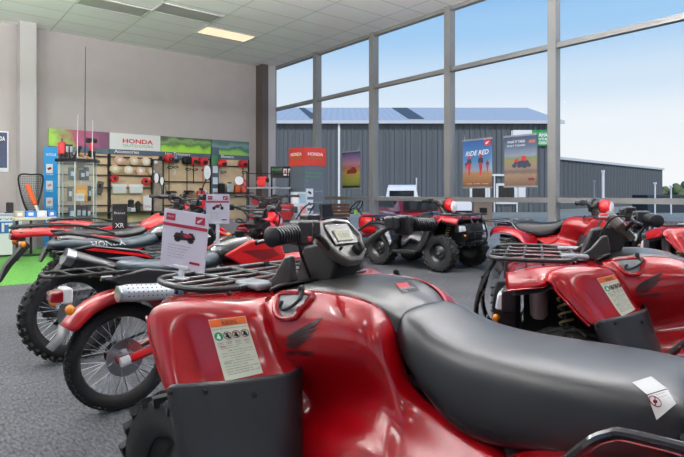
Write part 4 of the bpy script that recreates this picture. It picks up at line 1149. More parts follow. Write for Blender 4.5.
# line trimmers and blowers hung on the panels
def trimmer(px, py, col, shaft, head, lab, L=.9, nm='line_trimmer'):
    p = on_y(px, py, YW-.22); t = thing(nm, lab, 'trimmer', p)
    q = MB(); q.loft([[(-.10, -.07, -.10), (.10, -.07, -.10), (.10, .07, -.10), (-.10, .07, -.10)], [(-.13, -.1, .0), (.13, -.1, 0), (.13, .1, 0), (-.13, .1, 0)], [(-.09, -.08, .11), (.10, -.08, .11), (.10, .08, .11), (-.09, .08, .11)]]); q.build('engine_cover', col, t, bev=.02)
    MB().box((.03, -.10, -.02), (.12, .05, .09)).build('air_filter', BLKM, t, bev=.01)
    MB().tube([(0, 0, -.08), (0, .0, -L)], .014, 8).build('shaft', shaft, t)
    MB().tube(smoothpath([(0, -.02, -.28), (.08, -.10, -.24), (.0, -.16, -.22), (-.08, -.10, -.24), (0, -.02, -.28)], 3), .012, 6).build('loop_handle', BLKM, t)
    if head:
        q = MB(); q.lathe([(.03, -.04), (.06, -.02), (.05, .02), (.0001, .03)], (0, 0, -L), 'z', 14); q.build('spool_head', BLKM, t)
        q = MB(); q.lathe([(.16, 0), (.13, .05), (.04, .06)], (.06, 0, -L+.02), 'z', 16); q.build('guard', BLKM, t)
    return t
trimmer(169, 158.5, RED2, BLKM, True, 'line trimmer with red and black engine, nearest the narrow frame', .95)
trimmer(175, 160, mat('steel_blue', '#41566b', .4), WHITE, False, 'line trimmer with blue grey engine beside the red and black one', .5).scale = (.8,)*3
trimmer(187, 160.5, BLKM, BLKM, True, 'line trimmer with black engine hanging in the middle of its panel', .9)
trimmer(193.5, 161, RED2, BLKM, False, 'line trimmer with red engine and orange tipped shaft', .62)
trimmer(203, 161.5, RED2, RED2, False, 'line trimmer with red engine, closest to the slate icon strip', .62)
trimmer(222, 163.5, RED2, STEEL, False, 'red leaf blower just right of the slate icon strip', .3, 'leaf_blower')
trimmer(243, 164, RED2, BLKM, False, 'red leaf blower on the panel nearest the corner column', .6, 'leaf_blower')
# goods on the lower wall
for (px, py, w, h, m, cap, lab, nm) in ((181, 207, .3, .35, DRED, BLKM, 'dark red machine standing on the floor shelf behind the trimmers', 'water_pump'), (201, 199, .22, .55, RED2, BLKM, 'tall red fuel can by the slate icon strip', 'fuel_can'), (205.5, 200, .1, .5, mat('lilac', '#8f8fb8'), WHITE, 'slim lilac bottle beside the tall red fuel can', 'oil_bottle'),
    (221.5, 188, .17, .26, BLKM, GREYP, 'dark round ended chain case right of the slate icon strip', 'chain_case'), (229.5, 188, .2, .26, mat('pale_grey', '#b9bcb8'), BLKM, 'pale grey case beside the dark chain case', 'chain_case'), (237, 188, .15, .22, mat('orange_plastic', '#e2622a', .4), RED2, 'small orange container left of the red fuel jug', 'fuel_jug'), (244, 186.5, .2, .34, mat('translucent_red', '#e4604e', .3), RED2, 'translucent red fuel jug nearest the corner column', 'fuel_jug')):
    goods(px, py, w, h, .14, m, lab, nm, {'water_pump': 'pump', 'fuel_can': 'fuel can', 'oil_bottle': 'bottle', 'chain_case': 'case', 'fuel_jug': 'fuel jug'}[nm], cap)
# slate strip with icon squares
t = thing('icon_panel', 'slate blue vertical strip with white icon squares on the plywood wall', 'sign')
p0 = on_y(211.5, 154, YW-.16); p1 = on_y(219, 154, YW-.16)
MB().box(((p0.x+p1.x)/2, YW-.14, 1.3), (p1.x-p0.x, .03, 2.6)).build('panel', NAVYB, t, smooth=False)
MB().box(((p0.x+p1.x)/2, YW-.158, 2.25), (p1.x-p0.x-.01, .005, .26)).build('green_patch', mat('patch_green', '#3d7a50'), t, smooth=False)
for k in range(5): MB().box(((p0.x+p1.x)/2, YW-.158, 1.98-k*.32), (.15, .006, .20)).build('icon_square', mat('icon_white', '#dfe6ee'), t, smooth=False)
# blue leaflet panel
BLUE = mat('cyan_blue_panel', '#1f8fd0', .5)
pa = on_y(44, 147, YW-1.0); pb = on_y(57.5, 147, YW-1.0)
t = thing('sign_board', 'upright bright blue sign panel with white picture squares beside the glass cabinet', 'sign', ((pa.x+pb.x)/2, YW-1.0, 0))
ww = pb.x-pa.x; zt = on_y(50, 147, YW-1.0).z
MB().box((0, 0, zt/2), (ww, .05, zt)).build('panel', BLUE, t, smooth=False)
m = MB(); put_text(m, 'OUTDOOR', (-ww*.38, -.028, zt-.20), (1, 0, 0), (0, 0, 1), ww*.76, .06); m.build('heading', WINK, t, smooth=False)
for k in range(4):
    z = zt-.48-k*.37
    s_ = MB().box((-ww*.12, -.028, z), (ww*.5, .006, .20)).build('picture_square', WHITE, t, smooth=False)
    MB().box((-ww*.12, -.033, z), (ww*.28, .004, .05), Matrix.Rotation(R(-25), 4, 'Y')).build('tool_picture', [DRED, mat('pic_pink', '#d890a0'), mat('pic_pink', '#d890a0'), DMET][k], s_, smooth=False)
    m = MB(); put_text(m, 'range', (-ww*.38, -.028, z-.15), (1, 0, 0), (0, 0, 1), ww*.55, .035); m.build('caption', WINK, t, smooth=False)
# glass display cabinet
c0 = on_z(60, 262, 0); 
CX, CY = on_y(78, 200, YW-2.2).x, YW-2.2
ztop = on_y(78, 161, CY).z
t = thing('glass_cabinet', 'tall glass display cabinet with dark hexagonal top holding small boxed goods', 'cabinet', (CX, CY, 0), R(8))
hexr = .37
def hexp(r): return [(math.cos(R(60*k))*r, math.sin(R(60*k))*r) for k in range(6)]
MB().prism(hexp(hexr*1.22), ztop-.03, ztop+.03, 'z').build('top', DMET, t, smooth=False)
MB().prism(hexp(hexr), 0, .25, 'z').build('plinth', GREYP, t, smooth=False)
zsh = [.26, .72, 1.12, 1.55]
for z in zsh: MB().prism(hexp(hexr*.97), z-.006, z+.006, 'z').build('shelf', CABGLASS, t, smooth=False)
hp = hexp(hexr)
for k in range(6):
    a, b = hp[k], hp[(k+1) % 6]; MB().box(((a[0]+b[0])/2, (a[1]+b[1])/2, (.25+ztop)/2), (math.hypot(a[0]-b[0], a[1]-b[1]), .006, ztop-.28), Matrix.Rotation(math.atan2(b[1]-a[1], b[0]-a[0]), 4, 'Z')).build('pane', CABGLASS, t, smooth=False)
    MB().cyl((a[0], a[1], .25), (a[0], a[1], ztop-.02), .012, 6).build('post', mat('bright_edge', '#cfd6d8', .3), t)
cm = Matrix.Translation((CX, CY, 0)) @ Matrix.Rotation(R(8), 4, 'Z')
items = [(-.2, -.1, 1.56, .16, .12, .26, '#3e5560', 'slate grey boxed tool'), (.05, -.15, 1.56, .12, .12, .22, '#2b2b2e', 'black boxed tool'), (.22, -.05, 1.56, .1, .1, .28, '#4a4a4e', 'charcoal boxed tool'), (.1, .1, 1.56, .16, .1, .38, '#c9a83c', 'mustard carton'),
         (.02, -.12, 1.13, .30, .16, .34, '#e99a1c', 'orange yellow carton'), (.27, -.12, 1.13, .07, .08, .32, '#2b3550', 'navy bottle'), (-.05, -.28, 1.13, .20, .05, .16, '#f0e0e4', 'white and red packet'), (-.25, -.05, 1.13, .1, .1, .3, '#50565c', 'grey canister'),
         (-.22, -.1, .73, .12, .1, .3, '#2f4a63', 'blue grey bottle'), (-.05, -.15, .73, .12, .1, .32, '#31424f', 'dark teal bottle'), (.1, -.12, .73, .12, .1, .3, '#52606b', 'steel grey bottle'), (.26, -.08, .73, .1, .1, .28, '#3b4a58', 'slate bottle'),
         (-.1, -.15, .27, .3, .2, .18, '#caa27a', 'tan box'), (.2, -.12, .27, .16, .16, .24, '#6f7f8a', 'blue grey tub')]
for x, y, z, w, d, h, c, nm in items:
    x *= .72; y *= .72; w *= .8; d *= .8
    sh = {1.56: 'top', 1.13: 'second', .73: 'third', .27: 'lowest'}[z]
    o = thing('boxed_goods', '%s on the %s shelf of the glass cabinet' % (nm, sh), 'goods', cm @ Vector((x, y, z+.004)), R(8), 'goods in the glass cabinet')
    MB().box((0, 0, h/2), (w, d, h)).build('pack', mat('pk'+c, c, .4), o, bev=.008)
    MB().box((0, -d/2-.002, h*.5), (w*.7, .003, h*.35)).build('front_label', mat('lab'+c, '#cfd3d8' if c != '#e99a1c' else '#f3b64a'), o, smooth=False)
# things on top of the cabinet: antennas, radios, engine
for px, lab, col in ((66, 'black upright charger on the cabinet top, nearest the blue panel', BLKM), (70, 'grey upright charger on the cabinet top beside the black one', DMET)):
    p = on_y(px, 155, CY); t = thing('charger', lab, 'charger', (p.x, CY-.05, ztop+.03))
    q = MB(); q.box((0, 0, .15), (.07, .10, .30)); q.build('case', col, t, bev=.01); MB().box((0, -.052, .2), (.05, .004, .12)).build('face', GREYP, t, smooth=False)
p = on_y(62, 150, CY); t = thing('red_radio', 'red and black handset on the cabinet top by the blue panel', 'radio', (p.x, CY, ztop+.03))
MB().box((0, 0, .22), (.15, .10, .26)).build('case', RED2, t, bev=.03); MB().box((0, 0, .05), (.12, .1, .1)).build('foot', BLKM, t, bev=.01); MB().tube([(0, 0, .34), (0, 0, .42)], .012, 6).build('knob', BLKM, t)
p = on_y(94, 150, CY); t = thing('cordless_drill', 'black and red handheld power tool on the right end of the cabinet top', 'power tool', (p.x-.02, CY+.1, ztop+.03))
MB().box((0, 0, .10), (.14, .1, .20)).build('battery', BLKM, t, bev=.02); MB().box((0, 0, .28), (.09, .08, .20)).build('handle', RED2, t, bev=.02); MB().tube([(-.10, 0, .42), (.10, 0, .42)], [.06, .045], 10).build('motor', BLKM, t)
p = on_y(78, 158, CY); t = thing('leaning_bracket', 'tan and dark bracket lying on the cabinet top', 'bracket', (p.x, CY-.05, ztop+.03))
MB().box((-.02, 0, .14), (.06, .08, .30), Matrix.Rotation(R(25), 4, 'Y')).build('dark_arm', BLKM, t, bev=.01); MB().box((.12, 0, .07), (.24, .08, .05), Matrix.Rotation(R(25), 4, 'Y')).build('tan_arm', mat('tan', '#b98a4a'), t, bev=.01)
for px, py0, lab in ((82.5, 50, 'long thin whip antenna rising high from the cabinet top'), (91, 122, 'short pale whip antenna on the right end of the cabinet top'), (75, 117, 'short pale whip antenna on the cabinet top beside the long one')):
    p = on_y(px, 150, CY); zt_ = on_y(px, py0, CY).z
    t = thing('antenna', lab, 'antenna', (p.x, CY-.2+(0.1 if px > 90 else 0), ztop+.03))
    h = zt_-ztop
    MB().tube([(0, 0, 0), (0, 0, h*.4), (.01, 0, h)], [.012, .009, .005] if py0 < 100 else [.01, .007, .006], 6).build('mast', DMET if py0 < 100 else WHITE, t); MB().cyl((0, 0, 0), (0, 0, .06), .02, 8).build('spring_base', STEEL, t)
# small panel right of the cabinet: dark card
t = thing('wall_gauge', 'small dark rounded device hanging right of the cabinet', 'device', on_y(99.5, 188, YW-.2)); MB().box((0, 0, 0), (.16, .05, .34), Matrix.Rotation(R(12), 4, 'Y')).build('case', mat('bronze_dark', '#5a5048', .5), t, bev=.03); MB().box((0, -.03, .05), (.07, .01, .1), Matrix.Rotation(R(12), 4, 'Y')).build('face', DMET, t)
# plastic landing-net-like mesh basket with orange handle
p = on_y(31, 212, YW-1.6)
t = thing('mesh_basket', 'black mesh net basket with an orange handled tool, by the pilaster', 'basket', (p.x, YW-1.6, 0))
def mz(py): return on_y(31, py, YW-1.6).z
zt_, zb_ = mz(176), mz(212)
rx = .235
prof = [(-rx*.92, zt_), (0, zt_+.03), (rx*.92, zt_), (rx*.78, zt_-.35), (rx*.35, zb_+.05), (0, zb_), (-rx*.35, zb_+.05), (-rx*.78, zt_-.35)]
MB().tube(smoothpath([(x, 0, z) for x, z in prof], 4, True), .018, 8, closed=True).build('rim', BLKM, t)
nm_ = mat('mesh_black', '#2a2a2c', .6)
m = MB()
sp_ = smoothpath([(x, 0, z) for x, z in prof], 4, True)
def half(z):
    t_ = (z-zb_)/(zt_-zb_); return rx*min(1, .25+t_*.95)
for k in range(15):
    z = zb_+.05+(zt_-zb_-.06)*k/14; h = half(z)*.93
    m.tube([(-h, 0, z), (-h*.5, .10, z), (0, .14, z), (h*.5, .10, z), (h, 0, z)], .0035, 4)
for k in range(13):
    f = -1+2*k/12
    m.tube([(f*half(zb_+.03+(zt_-zb_)*j/6)*.93, .14*(1-f*f), zb_+.03+(zt_-zb_-.03)*j/6) for j in range(7)], .0035, 4)
m.build('netting', nm_, t)
MB().box((0, -.03, mz(197)+.05), (.10, .06, .46), Matrix.Rotation(R(-20), 4, 'Y')).build('orange_handle', mat('orange_plastic2', '#e8632c', .4), t, bev=.03)
MB().box((.10, -.03, mz(208)), (.06, .05, .12), Matrix.Rotation(R(-20), 4, 'Y')).build('white_tip', WHITE, t, bev=.015)
MB().cyl((0, 0, 0), (0, 0, zb_), .025, 10).build('pole', BLKM, t); MB().lathe([(.2, 0), (.2, .02), (.03, .04)], (0, 0, .0), 'z', 20).build('foot', BLKM, t)
# white counter with blue lettering
p = on_z(22, 255, .018)
t = thing('counter', 'white counter unit with blue and white lettering at the left edge', 'counter', (p.x-.78, p.y+.28, 0), 0)
zc = at_depth(10, 222, (p.x-.78)*FW[0]+(p.y+.28)*FW[1]).z
MB().box((0, 0, .55*.82/.55/1.0*.5+.03), (1.56, .56, .80)).build('cabinet', WHITEM, t, bev=.01)
MB().box((0, 0, .86), (1.62, .60, .05)).build('worktop', mat('lilac_grey', '#b9b9c8', .3), t, bev=.01); MB().box((0, 0, .02), (1.5, .5, .04)).build('kick_board', DMET, t)
m = MB(); m.box((.50, -.285, .60), (.44, .008, .24)); sg = m.build('blue_patch', mat('counter_blue', '#2a6cae'), t, smooth=False)
m = MB(); put_text(m, 'IT', (.42, -.291, .51), (1, 0, 0), (0, 0, 1), .24, .18, .03); m.build('white_letters', WINK, sg, smooth=False)
m = MB(); put_text(m, 'service', (.2, -.286, .75), (1, 0, 0), (0, 0, 1), .6, .05); m.build('small_letters', mat('counter_blue', '#2a6cae'), t, smooth=False)
tx0, ty0 = p.x-.78, p.y+.28
t = thing('monitor', 'dark monitor seen edge on at the end of the white counter', 'monitor', (tx0+.60, ty0, .885))
MB().box((0, 0, .12), (.10, .30, .20)).build('screen_case', BLKM, t, bev=.02); MB().box((0, 0, .01), (.16, .2, .02)).build('stand', BLKM, t)
t = thing('laminator', 'lilac grey flat machine lying on the white counter', 'machine', (tx0-.1, ty0, .885)); MB().box((0, 0, .06), (.9, .35, .11)).build('case', mat('lilac_grey2', '#a9a6c4', .4), t, bev=.03); MB().box((0, -.176, .05), (.7, .004, .03)).build('slot', DMET, t)
# low cream bench behind red tail
p = on_y(48, 222, YW-2.3); p.x -= .24
t = thing('low_bench', 'low cream bench with cartons behind the red motorcycle tail', 'bench', (p.x, YW-2.3, 0))
MB().box((0, 0, .80), (.72, .4, .06)).build('top', mat('bench_cream', '#cfc6b4', .5), t, bev=.01)
for x in (-.32, .32): MB().box((x, 0, .385), (.05, .36, .77)).build('leg', DMET, t)
for dx, c, lab, w in ((-.1, '#2f80d8', 'bright blue carton on the low cream bench', .22), (.14, '#d8dbe6', 'white carton on the low cream bench', .22), (.36, '#3f74c8', 'blue and white box at the end of the low bench', .15), (-.33, '#b5ad9c', 'flat beige carton on the low cream bench', .2)):
    o = thing('carton', lab, 'carton', (p.x+dx*.8, YW-2.33, .83)); MB().box((0, 0, .06), (w*.8, .2, .12)).build('box', mat('ct'+c, c, .5), o, bev=.008); MB().box((0, -.101, .06), (w*.4, .003, .06)).build('print', WHITE, o, smooth=False)
# poster on the far left of the wall
pa = on_y(0, 130, YW-.03); pb = on_y(8.5, 172, YW-.03)
t = thing('wall_poster', 'dark blue framed poster on the grey wall left of the pilaster', 'poster', ((pb.x-.35), YW-.03, 0))
zt_, zb_ = on_y(8, 131.5, YW-.03).z, on_y(8, 172, YW-.03).z
MB().box((0, 0, (zt_+zb_)/2), (.70, .03, zt_-zb_)).build('frame', WHITE, t, smooth=False); MB().box((0, -.017, (zt_+zb_)/2+.03), (.64, .006, zt_-zb_-.12)).build('print', mat('poster_navy', '#1c2f52', .4, noise=.5, nscale=3), t, smooth=False)
m = MB(); put_text(m, 'HONDA', (.0, -.021, zt_-.22), (1, 0, 0), (0, 0, 1), .28, .10, .02); m.build('lettering', WINK, t, smooth=False)
# ------------------------------------------------------------------ pillar sign and engine stands by the corner
def dz(px, py, Z): return at_depth(px, py, Z)
Zp = 12.2
e0 = dz(304.5, 150, Zp); s_ = .52
sz = sw_ = .60
rz = R(40-39.3)
t = thing('pillar_sign', 'square pillar sign with red top band and slate sides carrying white icon squares', 'sign', (e0.x, e0.y, 0), rz)
z1, z0 = dz(304.5, 147, Zp).z, dz(304.5, 165.5, Zp).z
MB().box((sz/2, sw_/2, z0/2), (sz-.02, sw_-.02, z0)).build('column_body', mat('slate_grey', '#59636f', .5), t, smooth=False)
rb = MB().box((sz/2, sw_/2, (z0+z1)/2), (sz+.03, sw_+.03, z1-z0)).build('red_band', mat('band_red', '#c83a30', .5), t, smooth=False)
m = MB(); put_text(m, 'HONDA', (.08, -.022, (z0+z1)/2+.02), (1, 0, 0), (0, 0, 1), sz-.16, .08, .025)
m.build('band_lettering', WINK, rb, smooth=False)
m = MB(); put_text(m, 'HONDA', (-.022, sw_-.08, (z0+z1)/2+.02), (0, -1, 0), (0, 0, 1), sw_-.16, .08, .025); m.build('band_lettering', WINK, rb, smooth=False)
m = MB(); put_text(m, 'OUTDOORS', (.10, -.022, (z0+z1)/2-.07), (1, 0, 0), (0, 0, 1), sz-.2, .06, .01); m.build('band_green_word', mat('olive_green', '#6a8a2a'), rb, smooth=False)
m = MB(); put_text(m, 'OUTDOORS', (-.022, sw_-.1, (z0+z1)/2-.07), (0, -1, 0), (0, 0, 1), sw_-.2, .06, .01); m.build('band_green_word', mat('olive_green', '#6a8a2a'), rb, smooth=False)
m = MB()
for k, w in enumerate(('Power equipment', 'for every job', 'OK')): put_text(m, w, (.05, -.004+.012*0-.0, z0-.19-k*.09), (1, 0, 0), (0, 0, 1), [sz-.12, sz-.2, .07][k], .05, .008)
for i_, v in enumerate(m.v): m.v[i_] = (v[0], .004, v[2])
gw = m.build('green_words', mat('sign_green2', '#35a04a'), t, smooth=False)
for k in range(5):
    MB().box((.15, .006, z0-.62-k*.255), (.20, .008, .19)).build('icon_square', mat('icon_white', '#dfe6ee'), t, smooth=False)
    MB().box((.15, .001, z0-.62-k*.255), (.10, .004, .05), Matrix.Rotation(R(30), 4, 'Y')).build('icon_tool', DMET, t, smooth=False)
    m = MB(); put_text(m, 'text line', (.29, .004, z0-.60-k*.255), (1, 0, 0), (0, 0, 1), sz-.36, .035); m.build('icon_caption', mat('pale_print', '#aab4c0'), t, smooth=False)
# dark board with red pictures
p = dz(270.5, 172, 13.0); p2 = dz(304, 172, 13.0)
uu = Vector((p2.x-p.x, p2.y-p.y, 0)); rz2 = math.atan2(uu.y, uu.x); L_ = uu.length
t = thing('picture_board', 'black board with small red machine pictures behind the pillar sign', 'sign', (p.x, p.y, 0), rz2)
za, zb2 = dz(287, 166.5, 13).z, dz(287, 178, 13).z
bd = MB().box((L_/2, 0, (za+zb2)/2), (L_, .04, za-zb2)).build('board', BLKM, t, smooth=False)
m = MB(); put_text(m, 'ENGINES', (.04, -.023, za-.1), (1, 0, 0), (0, 0, 1), .24, .05, .01); m.build('green_word', mat('sign_green2', '#35a04a'), bd, smooth=False)
for k in range(5):
    pi_ = MB().box((.36+k*.115, -.023, (za+zb2)/2), (.085, .006, .17)).build('picture_square', WHITE if k < 2 else BLK, bd, smooth=False)
    MB().box((.36+k*.115, -.028, (za+zb2)/2+.01), (.05, .004, .07)).build('machine_picture', RED2 if k < 2 else GREYP, pi_, bev=.01)
for x in (.03, L_-.03): MB().box((x, .0, zb2/2), (.04, .04, zb2)).build('post', DMET, t, smooth=False)
# engine display stand
def engine_block(loc, rz, lab, col=RED2, sc=.72, nm='small_engine'):
    t = thing(nm, lab, 'engine', loc, rz); t.scale = (sc,)*3
    MB().prism([(-.16, 0), (.16, 0), (.18, .12), (.12, .20), (-.14, .20)], -.12, .12).build('crankcase', ALU, t, bev=.015)
    m = MB(); m.lathe([(.14, -.20), (.15, -.14), (.13, -.12)], (-.02, 0, .15), 'y', 20); m.build('fan_cover', col, t)
    MB().box((0, .02, .28), (.30, .22, .14)).build('fuel_tank', col, t, bev=.04)
    MB().box((.16, 0, .22), (.12, .18, .14)).build('air_cleaner', BLKM, t, bev=.02); MB().lathe([(.04, .0), (.04, .03), (0.001, .03)], (-.02, .02, .35), 'z', 12).build('cap', BLKM, t)
    return t
Zs = 12.4
p = dz(260, 190, Zs)
t = thing('engine_stand', 'grey wire stand carrying a red engine beside the window corner', 'stand', (p.x, p.y, 0), R(-35))
zs1 = dz(266, 188, Zs).z
for i_, z in enumerate((zs1, zs1-.42, .35)): MB().box((.2, 0, z), (1.0, .4, .03)).build('shelf', GREYP, t, smooth=False)
for x in (-.28, .68):
    for y in (-.18, .18): MB().box((x, y, (zs1+.35)/2), (.025, .025, zs1+.35)).build('post', DMET, t, smooth=False)
m = MB()
for x in (-.28, .0, .28, .68): m.tube([(x, .18, zs1+.33), (x, -.18, zs1+.33)], .008, 6)
m.tube([(-.28, -.18, zs1+.33), (.68, -.18, zs1+.33)], .01, 6); m.build('top_wire', DMET, t)
mm = Matrix.Translation((p.x, p.y, 0)) @ Matrix.Rotation(R(-35), 4, 'Z')
engine_block(mm @ Vector((.05, 0, zs1+.016)), R(-35), 'red engine on the top shelf of the grey wire stand')
engine_block(mm @ Vector((.35, 0, zs1-.42+.016)), R(-35), 'dark engine with a red cover on the middle shelf of the wire stand', DMET, .68)
engine_block(mm @ Vector((-.08, 0, zs1-.42+.016)), R(-35), 'smaller red engine on the middle shelf of the wire stand', DRED, .6)
engine_block(mm @ Vector((.15, 0, .366)), R(-35), 'black engine on the bottom shelf of the wire stand', BLKM, .7)
engine_block(dz(287, 208, 10.9).xy.to_3d()+Vector((0, 0, .75)), R(-30), 'large red and silver generator engine on a display block below the picture board', DRED, .95, 'generator')
p = dz(287, 208, 10.9); t = thing('display_block', 'grey display block carrying the large red generator engine', 'plinth', (p.x, p.y, 0), R(-30)); MB().box((0, 0, .36), (.5, .4, .72)).build('box', mat('block_grey', '#6f7884', .6), t, smooth=False); MB().box((0, 0, .735), (.54, .44, .03)).build('top', BLKM, t, smooth=False)
p = dz(299, 206, 11.55); t = thing('leaflet_stand', 'pale leaflet stand with printed sheets in front of the pillar sign', 'stand', (p.x, p.y, 0), R(-25))
MB().box((0, 0, .9), (.36, .03, .85)).build('holder', mat('pale_blue_grey', '#b8c2cc', .4), t, smooth=False); MB().box((0, .05, .25), (.3, .25, .5)).build('base', DMET, t, smooth=False)
for k in range(3):
    for j in range(2): MB().box((-.08+j*.16, -.02, 1.18-k*.26), (.13, .006, .2)).build('leaflet', [WHITE, mat('leaf_blue', '#8aa8c0'), mat('leaf_red', '#c88080')][(k+j) % 3], t, smooth=False)
# push mowers on the turf near the corner
def mower(loc, rz, lab, col=RED2):
    t = thing('lawn_mower', lab, 'lawn mower', loc, rz)
    MB().loft([[(-.38, -.24, .12), (.34, -.24, .12), (.40, 0, .12), (.34, .24, .12), (-.38, .24, .12)], [(-.34, -.23, .24), (.30, -.23, .24), (.36, 0, .24), (.30, .23, .24), (-.34, .23, .24)]]).build('deck', col, t, bev=.03)
    MB().lathe([(.15, .24), (.16, .34), (.13, .42), (.001, .43)], (.05, 0, 0), 'z', 20).build('engine', BLKM, t)
    for x, y, r in ((.30, .28, .10), (.30, -.28, .10), (-.32, .28, .13), (-.32, -.28, .13)):
        w = MB().lathe([(r*.4, -.03), (r, -.03), (r, .03), (r*.4, .03)], (x, y, r), 'y', 20, closed=True).build('wheel', BLKM, t); MB().lathe([(r*.45, -.02), (r*.45, .02)], (x, y, r), 'y', 14).build('wheel_hub', GREYP, w)
    m = MB()
    for s in (1, -1): m.tube(smoothpath([(-.32, .22*s, .25), (-.75, .22*s, .80), (-.88, .21*s, 1.0)], 3), .013, 8)
    m.tube(smoothpath([(-.88, .21, 1.0), (-.95, .15, 1.08), (-.97, 0, 1.10), (-.95, -.15, 1.08), (-.88, -.21, 1.0)], 3), .015, 8); m.build('handle', BLKM, t)
    MB().tube([(-.80, -.2, .87), (-.82, .2, .90)], .02, 8).build('control_bar', col, t)
    MB().loft([[(-.40, -.2, .2), (-.40, .2, .2), (-.40, .2, .42), (-.40, -.2, .42)], [(-.82, -.19, .25), (-.82, .19, .25), (-.80, .19, .6), (-.80, -.19, .6)]]).build('grass_bag', mat('bag_black', '#222326', .8), t, bev=.03)
    return t
mower(cw(-1.45, 9.9, .006), R(120), 'red lawn mower on the turf before the corner column')
mower(cw(-2.25, 11.3, .006), R(150), 'red lawn mower on the turf under the trimmer panel')
mower(cw(-3.35, 11.3, .006), R(130), 'red lawn mower on the turf beside the glass cabinet')
mower(cw(-3.9, 9.9, .006), R(160), 'red lawn mower on the turf nearest the blue sign panel')
# ride-on mower with steering wheel
t = thing('ride_on_mower', 'red ride-on mower with black steering wheel in front of the windows', 'ride-on mower', cw(.12, 11.4), R(-75))
t.scale = (.92,)*3
hood = [[(x, y, z) for y, z in ((-w, .45), (-w, h-.08), (-w*.5, h), (w*.5, h), (w, h-.08), (w, .45))] for x, w, h in ((.35, .26, .98), (.7, .26, .95), (1.0, .24, .86), (1.15, .18, .72))]
MB().loft(hood).build('bonnet', RED2, t, sub=1); 
MB().prism([(-.75, .45), (.4, .40), (.45, .50), (-.1, .55), (-.25, .75), (-.75, .78)], -.42, .42).build('rear_body', RED2, t, bev=.04)
MB().loft([[(-.60, -.24, .76), (-.60, .24, .76), (-.60, .24, .86), (-.60, -.24, .86)], [(-.15, -.24, .74), (-.15, .24, .74), (-.15, .24, .84), (-.15, -.24, .84)]]).build('seat', BLKM, t, bev=.03)
MB().box((-.62, 0, .98), (.08, .44, .34), Matrix.Rotation(R(-12), 4, 'Y')).build('backrest', BLKM, t, bev=.03)
MB().cyl((.42, 0, .9), (.25, 0, 1.08), .02, 8).build('steering_column', BLKM, t)
m = MB(); T_ = Matrix.Translation((.24, 0, 1.09)) @ Matrix.Rotation(R(-50), 4, 'Y'); m.tube([T_ @ Vector((math.cos(a)*.19, math.sin(a)*.19, 0)) for a in [2*PI*k/20 for k in range(20)]], .016, 8, closed=True)
for a in (0, 2.1, 4.2): m.tube([T_ @ Vector((0, 0, 0)), T_ @ Vector((math.cos(a)*.19, math.sin(a)*.19, 0))], .012, 6)
m.build('steering_wheel', BLKM, t)
MB().box((.33, -.15, .99), (.02, .10, .08)).build('green_yellow_sticker', mat('sticker_lime', '#7dc832'), t, smooth=False)
for x, y, r, w in ((.85, .36, .2, .15), (.85, -.36, .2, .15), (-.5, .42, .26, .22), (-.5, -.42, .26, .22)):
    wh = MB().lathe([(r*.5, -w/2), (r*.95, -w/2), (r, 0), (r*.95, w/2), (r*.5, w/2)], (x, y, r), 'y', 24, closed=True).build('wheel', RUB, t); MB().lathe([(r*.5, -w*.3), (r*.2, -w*.2), (r*.2, w*.2), (r*.5, w*.3)], (x, y, r), 'y', 18).build('rim', WHITE, wh)
MB().box((.15, 0, .22), (.8, 1.0, .16)).build('cutting_deck', DRED, t, bev=.04)
